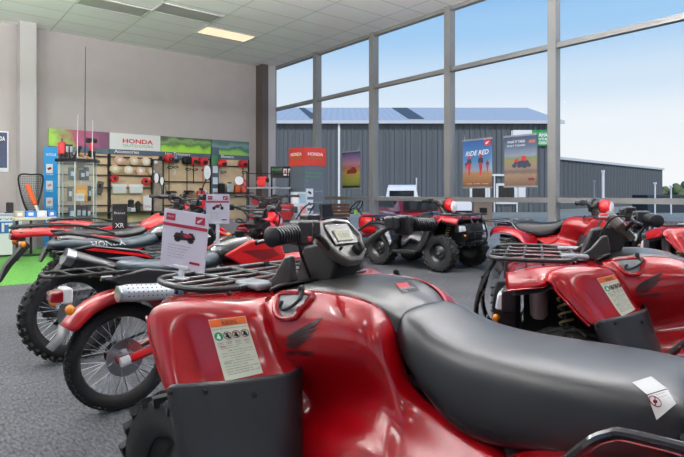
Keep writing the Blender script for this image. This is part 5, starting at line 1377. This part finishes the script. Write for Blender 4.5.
# ------------------------------------------------------------------ price cards
def price_card(loc, rz, w, h, lab, legs=.05, pic='quad', tilt=0):
    t = thing('price_card', lab, 'price card', loc, rz)
    t.rotation_euler = (0, tilt, rz)
    b = MB().box((0, 0, legs+h/2), (w, .004, h)).build('card', mat('card_paper', '#d6d3e2', .4), t, smooth=False)
    m = MB(); m.box((-w*.33, -.003, legs+h*.87), (w*.2, .002, h*.12)); m.box((w*.33, -.003, legs+h*.87), (w*.2, .002, h*.13)); m.box((0, -.003, legs+h*.735), (w*.99, .002, h*.055))
    m.build('red_band', mat('card_red', '#a3123a', .4), b, smooth=False)
    m = MB(); 
    for fe in WING: put_poly(m, fe, (w*.27, -.0045, legs+h*.83), (w*.12, 0, 0), (0, 0, h*.08))
    put_text(m, 'PRICE', (-w*.40, -.0045, legs+h*.86), (1, 0, 0), (0, 0, 1), w*.14, h*.03)
    m.build('white_mark', WINK, b, smooth=False)
    # small side view picture of the machine
    m = MB(); o = (-w*.24, -.0035, legs+h*.46); U = (w*.5, 0, 0); V = (0, 0, h*.2)
    if pic == 'quad':
        for P_ in ([(0, .35), (.1, .75), (.45, .8), (.95, .7), (1, .4), (.8, .2), (.3, .15)], [(.3, .8), (.36, 1.0), (.42, .98), (.42, .75)], [(.7, .7), (.7, .9), (.9, .85), (.9, .65)]): put_poly(m, P_, o, U, V)
        for cx_ in (.2, .78): put_poly(m, [(cx_+math.cos(a)*.15, .22+math.sin(a)*.26) for a in [2*PI*k/14 for k in range(14)]], o, U, V)
    else:
        for cx_ in (.15, .85): 
            put_poly(m, [(cx_+math.cos(a)*.15, .3+math.sin(a)*.3) for a in [2*PI*k/14 for k in range(14)]], o, U, V)
        for P_ in ([(.15, .5), (.35, .9), (.7, .85), (.62, .4), (.4, .35)], [(.66, .9), (.7, 1.1), (.75, 1.1), (.9, .4), (.84, .35)]): put_poly(m, P_, o, U, V)
    m.build('machine_picture', mat('picture_dark', '#231418'), b, smooth=False)
    m = MB(); o = (o[0], -.0045, o[2])
    if pic == 'quad': put_poly(m, [(.45, .55), (.5, .78), (.8, .72), (.85, .5), (.6, .4)], o, U, V)
    else: put_poly(m, [(.36, .6), (.42, .95), (.66, .85), (.6, .55)], o, U, V)
    m.build('picture_accent', mat('card_red', '#a3123a', .4), b, smooth=False)
    m = MB()
    for i_ in range(5): put_text(m, ['machine details and', 'finance available', 'from per week', 'terms apply', 'ask in store'][i_], (-w*.34, -.0035, legs+h*(.38-.052*i_)), (1, 0, 0), (0, 0, 1), w*(.5-.04*i_), h*.022)
    m.build('card_print', mat('print_grey', '#7c7a8a'), b, smooth=False)
    m = MB(); m.box((w*.28, -.003, legs+h*.13), (w*.22, .002, h*.04)); m.build('price_patch', mat('card_red', '#a3123a', .4), b, smooth=False)
    MB().box((0, 0, legs/2), (.022, .012, legs)).build('clip_stem', CLEAR, t, bev=.003)
    MB().box((0, 0, legs+.004), (w*.35, .016, .014)).build('clip_bar', CLEAR, t, bev=.003); MB().box((0, 0, .004), (.05, .04, .008)).build('clip_foot', CLEAR, t, bev=.003)
    return t
nm = Matrix.Translation(near.location) @ Matrix.Rotation(near.rotation_euler.z, 4, 'Z')
bq = B(181, 297, .405)
print('card foot', bq)
wl = nm @ Vector((bq.x, .405, .962))
price_card(wl, R(-39.3-26), .215, .215, 'large white and crimson price card with quad picture, clipped on the big front rack', .04, 'quad', R(6))
wl2 = cw(-.84, 3.62, .935)
price_card(wl2, R(-39.3), .155, .20, 'smaller price card with a motorcycle picture standing on the farm motorcycle tank', .145, 'bike', 0)
# dark card with lettering standing between the bikes
t = thing('dark_notice', 'small black notice card with white lettering among the motorcycles', 'notice', cw(-2.45, 5.9, .86), R(-39.3))
MB().box((0, 0, .16), (.16, .01, .30)).build('card', BLKM, t, smooth=False); m = MB(); put_text(m, 'XR', (-.05, -.007, .05), (1, 0, 0), (0, 0, 1), .1, .05, .01); put_text(m, 'finance', (-.06, -.007, .2), (1, 0, 0), (0, 0, 1), .12, .025); m.build('lettering', WINK, t, smooth=False)
MB().box((0, 0, .0), (.02, .02, .04)).build('clip', BLKM, t)
# ------------------------------------------------------------------ posters hung in the window
def art_mat(name, stops, noise=.08, ns=12):
    m = bpy.data.materials.new(name); m.use_nodes = True; nt = m.node_tree; b = nt.nodes['Principled BSDF']; b.inputs['Roughness'].default_value = .35
    tc = nt.nodes.new('ShaderNodeTexCoord'); sp = nt.nodes.new('ShaderNodeSeparateXYZ'); nt.links.new(tc.outputs['Generated'], sp.inputs[0])
    n = nt.nodes.new('ShaderNodeTexNoise'); n.inputs['Scale'].default_value = ns; nt.links.new(tc.outputs['Object'], n.inputs['Vector'])
    ad = nt.nodes.new('ShaderNodeMath'); ad.operation = 'MULTIPLY_ADD'; ad.inputs[1].default_value = noise; nt.links.new(n.outputs['Fac'], ad.inputs[0]); nt.links.new(sp.outputs['Z'], ad.inputs[2])
    r = nt.nodes.new('ShaderNodeValToRGB'); cr = r.color_ramp
    while len(cr.elements) < len(stops): cr.elements.new(.5)
    for e, (p, c) in zip(cr.elements, stops): e.position = p; e.color = srgb(c)
    nt.links.new(ad.outputs[0], r.inputs[0]); nt.links.new(r.outputs[0], b.inputs['Base Color']); return m
def poster(pxa, pxb, pyt, pyb, m, lab, off=.25):
    x = XW-off; a = on_x(pxa, pyt, x); b = on_x(pxb, pyt, x); zb = on_x((pxa+pxb)/2, pyb, x).z; zt = on_x((pxa+pxb)/2, pyt, x).z
    w = abs(a.y-b.y); h = zt-zb
    t = thing('hanging_poster', lab, 'poster', (x, (a.y+b.y)/2, zb), R(-90))
    sh = MB().box((0, 0, h/2), (w, .012, h)).build('sheet', m, t, smooth=False)
    for z in (0, h): MB().box((0, 0, z), (w+.03, .025, .03)).build('hanging_bar', GREYP, t, smooth=False)
    m_ = MB()
    for s in (-1, 1): m_.tube([(s*w*.45, 0, h), (s*w*.45, 0, h+.12)], .004, 4)
    m_.build('hanging_cord', GREYP, t)
    return t, sh, w, h
def rider(m, m2, m3, x, z, s, y=-.009):
    """tiny rider on a bike seen head on, printed on the poster"""
    put_poly(m, [(-.10, 0), (.10, 0), (.14, .35), (.2, .55), (-.2, .55), (-.14, .35)], (x, y, z), (s, 0, 0), (0, 0, s))
    put_poly(m2, [(-.22, .5), (.22, .5), (.17, .85), (-.17, .85)], (x, y-.001, z), (s, 0, 0), (0, 0, s))
    put_poly(m3, [(math.cos(a)*.12, .97+math.sin(a)*.13) for a in [2*PI*k/10 for k in range(10)]], (x, y-.002, z), (s, 0, 0), (0, 0, s))
    put_poly(m, [(-.07, -.35), (.07, -.35), (.07, .1), (-.07, .1)], (x, y, z), (s, 0, 0), (0, 0, s))
PR = mat('poster_red', '#c4262e', .4); PD = mat('poster_dark', '#202a44', .4)
t, sh, w, h = poster(463, 492, 139.5, 187.5, art_mat('art_riders', [(0, '#5a3626'), (.12, '#7a5236'), (.34, '#a47a52'), (.41, '#8ca0b4'), (.6, '#4a80b4'), (1, '#1f4f8c')]), 'blue sky window poster of motocross riders on brown sand')
a_, b_, c_ = MB(), MB(), MB()
for x, z, s in ((-.14*1.0*w*1.9, h*.36, .26), (w*.13, h*.36, .28), (w*.36, h*.38, .16), (-w*.42+.03, h*.40, .13)): rider(a_, b_, c_, x, z, s)
a_.build('bike_picture', PR, sh, smooth=False); b_.build('rider_picture', PD, sh, smooth=False); c_.build('helmet_picture', PR, sh, smooth=False)
m = MB(); put_text(m, 'RIDE RED', (-w*.40, -.009, h*.66), (1, 0, .04), (0, 0, 1), w*.8, h*.10, .02, .3); m.build('lettering', WINK, sh, smooth=False)
q = MB().box((w*.36, -.008, h*.92), (w*.2, .004, h*.11)).build('red_square', PR, sh, smooth=False)
m = MB(); [put_poly(m, fe, (w*.29, -.011, h*.885), (w*.14, 0, 0), (0, 0, h*.07)) for fe in WING]; m.build('wing_mark', WINK, q, smooth=False)
m = MB()
for k in range(3): put_text(m, 'model', (-w*.38+k*w*.28, -.009, h*.07), (1, 0, 0), (0, 0, 1), w*.2, h*.022)
m.build('small_print', WINK, sh, smooth=False)
t, sh, w, h = poster(504.5, 537, 135.5, 186.5, art_mat('art_quad', [(0, '#5a3e34'), (.10, '#745a46'), (.27, '#8f7a66'), (.33, '#6a564c'), (.40, '#86766c'), (.56, '#8a8050'), (.60, '#6f8460'), (.65, '#8490a0'), (.82, '#4f627c'), (1, '#2c3f5c')]), 'grey sky window poster of a quad bike on a farm track')
m = MB(); o = (-w*.27, -.009, h*.36); U = (w*.6, 0, 0); V = (0, 0, h*.2)
for cx_, r in ((.15, .15), (.42, .17), (.68, .2), (.9, .13)): put_poly(m, [(cx_+math.cos(a)*r*.8, .25+math.sin(a)*r*1.3) for a in [2*PI*k/12 for k in range(12)]], o, U, V)
put_poly(m, [(.1, .4), (.2, .7), (.85, .75), (.95, .4)], o, U, V); m.build('quad_picture', PD, sh, smooth=False)
m = MB(); put_poly(m, [(.12, .62), (.2, .9), (.35, .95), (.38, .6)], (o[0], -.011, o[2]), U, V); put_poly(m, [(.5, .75), (.55, 1.2), (.75, 1.15), (.78, .7)], (o[0], -.011, o[2]), U, V); m.build('rider_picture', PR, sh, smooth=False)
m = MB(); put_text(m, 'WHAT IT TAKES', (-w*.40, -.009, h*.86), (1, 0, 0), (0, 0, 1), w*.55, h*.05, .015); put_text(m, 'BUILT TOUGH', (-w*.40, -.009, h*.79), (1, 0, 0), (0, 0, 1), w*.55, h*.035, .01); m.build('lettering', WINK, sh, smooth=False)
MB().box((w*.36, -.008, h*.87), (w*.18, .004, h*.055)).build('red_tab', mat('tab_pink', '#d06a5a'), sh, smooth=False); MB().box((w*.34, -.008, h*.14), (w*.18, .004, h*.05)).build('corner_mark', DRED, sh, smooth=False)
t, sh, w, h = poster(342.5, 360, 151.5, 188.5, art_mat('art_mower', [(0, '#2b2f20'), (.06, '#4a5a28'), (.2, '#8a9440'), (.45, '#b09a50'), (.6, '#a86a50'), (.72, '#b08098'), (.92, '#6a5a8c'), (1, '#3a3560')]), 'purple and green window poster of a red mower on grass')
m = MB(); put_poly(m, [(0, .1), (.1, .6), (.4, .7), (.5, 1), (.8, .95), (1, .5), (.9, .1)], (-w*.25, -.009, h*.38), (w*.6, 0, 0), (0, 0, h*.2)); m.build('mower_picture', DRED, sh, smooth=False)
MB().box((0, -.008, h*.05), (w*.95, .004, h*.05)).build('bottom_band', BLKM, sh, smooth=False)
# ------------------------------------------------------------------ outside ground and shed
ASPH = mat('asphalt', '#85847f', .85, noise=.15, nscale=3)
DRY = mat('dry_verge', '#8f9288', .9, noise=.2, nscale=2)
struct('ground_outside', MB().box((60, 20, -.07), (102.3, 170, .1)), ASPH, smooth=False)
m = MB()
q = [cw(-30, 30, -.015), cw(60, 30, -.015), cw(90, 130, -.015), cw(-60, 130, -.015)]
m.poly(q); struct('ground_verge', m, DRY, smooth=False)
def corr(name, col, dirang, pitch=.28):
    m = bpy.data.materials.new(name); m.use_nodes = True; nt = m.node_tree; b = nt.nodes['Principled BSDF']; b.inputs['Roughness'].default_value = .5
    b.inputs['Base Color'].default_value = srgb(col)
    tc = nt.nodes.new('ShaderNodeTexCoord'); w = nt.nodes.new('ShaderNodeTexWave'); w.bands_direction = 'X'; w.inputs['Scale'].default_value = 1/pitch*.314
    nt.links.new(tc.outputs['Object'], w.inputs['Vector'])
    bu = nt.nodes.new('ShaderNodeBump'); bu.inputs['Distance'].default_value = .06; bu.inputs['Strength'].default_value = .8
    nt.links.new(w.outputs['Fac'], bu.inputs['Height']); nt.links.new(bu.outputs[0], b.inputs['Normal']); return m
# main shed: frame of reference at its front left corner, x along the eave (parallel to the photo plane)
DS = 38.0; SHRZ = R(-39.3)
def sh_pt(px, Z): return (px-342)/535*Z
xl, xr = sh_pt(150, DS), sh_pt(556, DS)
t = thing('shed', 'large dark grey corrugated shed with a pale metal roof beyond the window', 'building', cw(0, DS, 0), SHRZ)
CORR = corr('corrugated_dark', '#63686d', 0); ROOF = corr('roof_metal', '#b8bcc4', 0, .5)
eave = 1.28+72.0/535*DS; ridge = 1.28+85.5/535*(DS+12)
MB().box(((xl+xr)/2, 10, eave/2-.1), (xr-xl, 20, eave+.1)).build('corrugated_wall', CORR, t, smooth=False)
xrr = sh_pt(527, DS+12)
m = MB(); nrib = int((xr-xl)/.38); pr = []
for k in range(nrib):
    x0 = xl+k*.38; pr += [(x0, -.02), (x0+.25, -.02), (x0+.28, -.10), (x0+.35, -.10)]
m.grid([[(a, b, -.1) for a, b in pr], [(a, b, eave-.15) for a, b in pr]]); m.build('ribbed_sheet', CORR, t, smooth=False, recalc=False)
m = MB(); m.poly([(xl, -.3, eave), (xr+.4, -.3, eave), (xrr, 12, ridge), (xl, 12, ridge)]); m.poly([(xr+.4, -.3, eave), (xr+.4, 22, eave), (xrr, 12, ridge)]); m.poly([(xl, 12, ridge), (xrr, 12, ridge), (xr+.4, 22, eave), (xl, 22, eave)])
m.build('roof', ROOF, t, smooth=False, solid=.15)
MB().box(((xl+xr)/2, -.35, eave-.05), (xr-xl+.9, .2, .22)).build('gutter', mat('gutter_pale', '#c9ccd2', .5), t, smooth=False)
RD = mat('skylight_dark', '#4b5058', .6)
for pa, pb in ((395, 417), (302, 314)):
    def rp_(px, f):  # point on the front roof slope
        Z = DS-.3+f*12.3; z = eave+(ridge-eave)*f
        return (sh_pt(px, Z), -.3+f*12.3, z+.10)
    MB().poly([rp_(pb-(8 if pa > 350 else 3), .08), rp_(pb+7, .08), rp_(pb-10, .95), rp_(pa-3, .95)]).build('skylight', RD, t, smooth=False, solid=.05)
for pxx, w_, h_, z_ in ((478, 1.1, .95, 1.32), (505.5, 1.3, 1.3, 1.3)):
    x = sh_pt(pxx, DS); wf = MB()
    for s in (-1, 1): wf.box((x+s*w_/2, -.14, z_), (.16, .12, h_+.16)); wf.box((x, -.14, z_+s*h_/2), (w_, .12, .16))
    f = wf.build('window_frame', WHITEM, t, smooth=False); MB().box((x, -.12, z_), (w_-.1, .04, h_-.1)).build('pane', BLKG, f, smooth=False)
x = sh_pt(501, DS); wf = MB(); wf.box((x-.9, -.16, 1.25), (.14, .1, 2.8)); wf.box((x+.3, -.16, 2.62), (2.5, .1, .14)); wf.build('door_frame', WHITEM, t, smooth=False)
x = sh_pt(521, DS); MB().box((x, -.16, 1.45), (.5, .1, .8)).build('wall_notice', WHITEM, t, smooth=False)
for pxx, top in ((339, 122), (493.5, 176), (416, 178), (516, 188)):
    x = sh_pt(pxx, DS); zt_ = 1.28+(194-top)/535*DS; MB().box((x, -.18, zt_/2), (.16 if pxx == 339 else .08, .12, zt_)).build('downpipe', WHITEM, t, smooth=False)
# signs on the shed
t = thing('green_sign', 'green sign with white lettering on the shed wall by the post', 'sign', cw(sh_pt(531.5, DS), DS-.22, 0), SHRZ)
za, zb = 1.28+(194-130.5)/535*DS, 1.28+(194-146)/535*DS; wl_ = sh_pt(548.5, DS)-sh_pt(536.5, DS); x0_ = sh_pt(536.5, DS)-sh_pt(531.5, DS)
b = MB().box((x0_+wl_/2, 0, (za+zb)/2), (wl_, .08, za-zb)).build('board', mat('sign_bright_green', '#1c9a4c', .5), t, smooth=False)
MB().box((x0_/2, 0, za-.14), (x0_+.1, .08, .28)).build('arm', mat('sign_bright_green', '#1c9a4c', .5), t, smooth=False)
m = MB(); 
for k, (wd, hh) in enumerate((('JOIN', .30), ('STIHL' if 0 else 'OUTDOOR', .20), ('CREDIT', .20))):
    put_text(m, ['AHA', 'OTHER', 'CREDIT'][k], (x0_+.05, -.05, za-.48-k*.26-(0 if k else 0)), (1, 0, 0), (0, 0, 1), [wl_*.75, wl_*.9, wl_*.85][k], hh, .03)
m.build('lettering', WINK, b, smooth=False)
t = thing('white_sign', 'blank white sign board high on the shed wall beside the green sign', 'sign', cw((sh_pt(512, DS)+sh_pt(531, DS))/2, DS-.2, 0), SHRZ)
MB().box((0, 0, 1.28+61/535*DS), (sh_pt(531, DS)-sh_pt(512, DS), .08, .36)).build('board', WHITE, t, smooth=False); MB().box((-.75, 0, 1.28+58/535*DS), (.08, .06, .7)).build('bracket', WHITEM, t, smooth=False)
# lower shed to the right, running away
A_ = Vector((sh_pt(558, 45), 45)); B_ = Vector((sh_pt(661.5, 66), 66)); dd = (B_-A_); ang = math.atan2(dd.y, dd.x); Lr = dd.length
o_ = cw(A_.x, A_.y, 0)
t = thing('low_shed', 'lower dark grey shed with sloping eave right of the main shed', 'building', o_, ang+SHRZ)
h0 = 1.28+34.5/535*45; h1 = 1.28+24/535*66
m = MB(); pr = []
for k in range(int(Lr/.42)):
    x0 = k*.42; pr += [(x0, -.02), (x0+.28, -.02), (x0+.31, -.11), (x0+.39, -.11)]
m.grid([[(a, b, -.1) for a, b in pr], [(a, b, h0+(h1-h0)*a/Lr-.02) for a, b in pr]]); m.build('ribbed_sheet', CORR, t, smooth=False, recalc=False)
m = MB(); m.prism([(0, -.2), (Lr, -.2), (Lr, h1), (0, h0)], 0, 2.5).build('corrugated_wall', CORR, t, smooth=False)
m = MB(); m.prism([(-.2, h0), (Lr+.3, h1), (Lr+.3, h1+.22), (-.2, h0+.22)], -.25, 2.7).build('roof_edge', mat('gutter_pale', '#c9ccd2', .5), t, smooth=False)
# poles and yard things
def pole(px, Z, top, lab, nm='light_pole', r=.05, m_=WHITEM, arm=True):
    t = thing(nm, lab, 'pole', cw((px-342)/535*Z, Z, 0)); zt_ = 1.28+(194-top)/535*Z
    MB().cyl((0, 0, 0), (0, 0, zt_), r, 8).build('mast', m_, t)
    MB().box((0, 0, zt_+.04), (.3 if arm else .12, .12, .1)).build('lamp_head' if arm else 'cap', m_, t, smooth=False)
pole(603, 26, 172, 'tall white pole standing in front of the low shed', 'white_post', .07, arm=False)
pole(594, 30, 182, 'short thin pole in front of the low shed, left of the tall white one', 'thin_post', .04, GREYP, arm=False)
pole(655, 28, 184, 'thin pale pole before the right end of the low shed', 'thin_post', .04, arm=False)
pole(648, 80, 183.5, 'distant grey light pole above the trees behind the low shed', r=.14, m_=GREYP)
pole(671, 34, 187, 'curved pale lamp post beside the distant trees', 'lamp_post', .05)
# meter box, white trailer, utes
t = thing('meter_box', 'brown metal meter box on the verge below the quad bike poster', 'box', cw(sh_pt(482, 22), 22, 0), SHRZ)
MB().box((0, 0, .45), (.75, .4, .95)).build('case', mat('box_brown', '#7c6a5c', .6), t, bev=.02); MB().box((0, -.21, .62), (.3, .02, .2)).build('window', DMET, t, smooth=False); MB().box((0, 0, .94), (.8, .45, .05)).build('lid', mat('box_brown', '#7c6a5c'), t, smooth=False)
t = thing('tray_trailer', 'white tray trailer parked in the yard behind the black and red quad bike', 'trailer', cw(sh_pt(463, 25), 25, 0), SHRZ)
MB().box((0, 0, .72), (1.7, .9, .42)).build('tray', WHITE, t, bev=.02); MB().box((0, 0, .46), (1.8, .8, .08)).build('chassis', DMET, t)
for x in (-.4, .4):
    for y in (-.42, .42): MB().lathe([(.1, -.07), (.26, -.07), (.26, .07), (.1, .07)], (x, y, .26), 'y', 18, closed=True).build('wheel', RUB, t)
def car(loc, rz, lab, body, nm, ute=False):
    t = thing(nm, lab, 'car' if not ute else 'ute', loc, rz)
    low = [[(x, y, z) for y, z in ((-w, .35), (-w, h-.12), (-w*.85, h), (w*.85, h), (w, h-.12), (w, .35))] for x, w, h in ((-2.2, .8, .95), (-1.6, .88, 1.0), (1.2, .88, 1.0), (1.9, .85, .92), (2.3, .72, .78))]
    MB().loft(low).build('body', body, t, bev=.03)
    xs_ = (-.3, .0, 1.0, 1.45) if ute else (-2.0, -1.6, .7, 1.3)
    zc = 1.82 if ute else 1.46
    cab = [[(x, y, z) for y, z in ((-.80, .98), (-.66, zt), (.66, zt), (.80, .98))] for x, zt in ((xs_[0], 1.0 if not ute else 1.7), (xs_[1], zc), (xs_[2], zc), (xs_[3], 1.0))]
    MB().loft(cab).build('cab', body, t, bev=.04)
    gm = mat('car_glass', '#20262c', .08, coat=.5)
    for s in (1, -1): MB().prism([(xs_[1]+.05, 1.08), (xs_[2]+.15, 1.08), (xs_[2]-.02, zc-.1), (xs_[1]+.1, zc-.1)], .735*s, .765*s).build('side_window', gm, t, smooth=False)
    MB().loft([[(xs_[3]-.06, -.62, 1.08), (xs_[3]-.06, .62, 1.08)], [(xs_[2]+.06, .56, zc-.08), (xs_[2]+.06, -.56, zc-.08)]], caps=False).build('windscreen', gm, t, smooth=False, solid=.02)
    MB().box((xs_[0]-.02 if ute else -2.0, 0, 1.35 if ute else 1.2), (.05, 1.15, .38)).build('rear_window', gm, t, smooth=False)
    if ute:
        m = MB()
        for s in (1, -1): m.box((-1.35, s*.85, 1.12), (1.75, .05, .3))
        m.box((-2.2, 0, 1.12), (.05, 1.7, .3)); m.build('tray_sides', body, t)
    for x in (-1.4, 1.4):
        for s in (1, -1):
            w_ = MB().lathe([(.2, -.1), (.33, -.1), (.34, 0), (.33, .1), (.2, .1)], (x, s*.80, .34), 'y', 24, closed=True).build('wheel', RUB, t); MB().lathe([(.2, .09*s), (.05, .11*s), (0.001, .11*s)], (x, s*.80, .34), 'y', 18).build('hub_cap', STEEL, w_)
    for s in (1, -1): MB().box((2.2, s*.55, .72), (.12, .25, .12)).build('headlight', CLEAR, t, bev=.02); MB().box((-2.2, s*.68, .80), (.06, .18, .2)).build('tail_light', REDLENS, t, bev=.02)
    return t
u_ = car(cw(2.7, 24, -.02), R(40), 'white ute with tall cab parked outside behind the red car', WHITE, 'ute', True)
rc_ = car(cw(1.9, 16.5, -.02), R(60), 'red car parked outside the window in front of the white ute', mat('car_red', '#b8272a', .25, coat=.7), 'parked_car'); rc_.scale = (.86, .86, .83); u_.scale = (.94,)*3
t = thing('outdoor_bench', 'brown slatted bench outside the window behind the ride-on mower', 'bench', cw(-.45, 17, -.02), SHRZ)
for k in range(4): MB().box((0, 0, .62+k*.11), (1.4, .04, .09)).build('back_slat', mat('bench_wood', '#7a4a2a', .6, noise=.2), t, smooth=False)
MB().box((0, -.25, .46), (1.4, .45, .05)).build('seat', mat('bench_wood', '#7a4a2a'), t, smooth=False)
for x in (-.6, .6): MB().box((x, -.2, .23), (.06, .45, .46)).build('leg', DMET, t, smooth=False)
# distant trees and fence
rt = random.Random(11)
LEAF = [mat('leaf_a', '#5d6b45', .8, noise=.3, nscale=1.5), mat('leaf_b', '#6e7350', .8, noise=.3, nscale=1.5)]
for i, (px, Z, h) in enumerate(((640, 92, 2.4), (650, 96, 2.9), (659, 90, 2.7), (668, 94, 3.2), (678, 91, 3.0), (688, 95, 3.3), (699, 92, 3.0), (629, 98, 2.2))):
    t = thing('distant_tree', 'olive green tree in the far tree line beyond the low shed', 'tree', cw((px-342)/535*Z, Z, 0), 0, 'far tree line')
    MB().cyl((0, 0, 0), (0, 0, h*.4), .15, 6).build('trunk', mat('bark', '#5a4a3c'), t)
    m = MB()
    for k in range(9):
        m.ball((rt.uniform(-1.3, 1.3), rt.uniform(-.8, .8), h*.5+rt.uniform(-.2, .35)*h), rt.uniform(.6, .95)*h*.32, 5, (1.2, 1, .9))
    m.v = [(a*.75, b*.75, c) for a, b, c in m.v]; o = m.build('crown', LEAF[i % 2], t)
t = thing('dark_container', 'dark blue grey container outside beyond the right end of the low shed', 'container', cw((662-342)/535*38, 38, 0), SHRZ); MB().box((0, 0, .6), (3.2, 2, 1.25)).build('box', mat('container_dark', '#2c3440', .6), t, bev=.05); MB().box((0, -1.02, .6), (.06, .04, 1.1)).build('door_seam', GREYP, t)
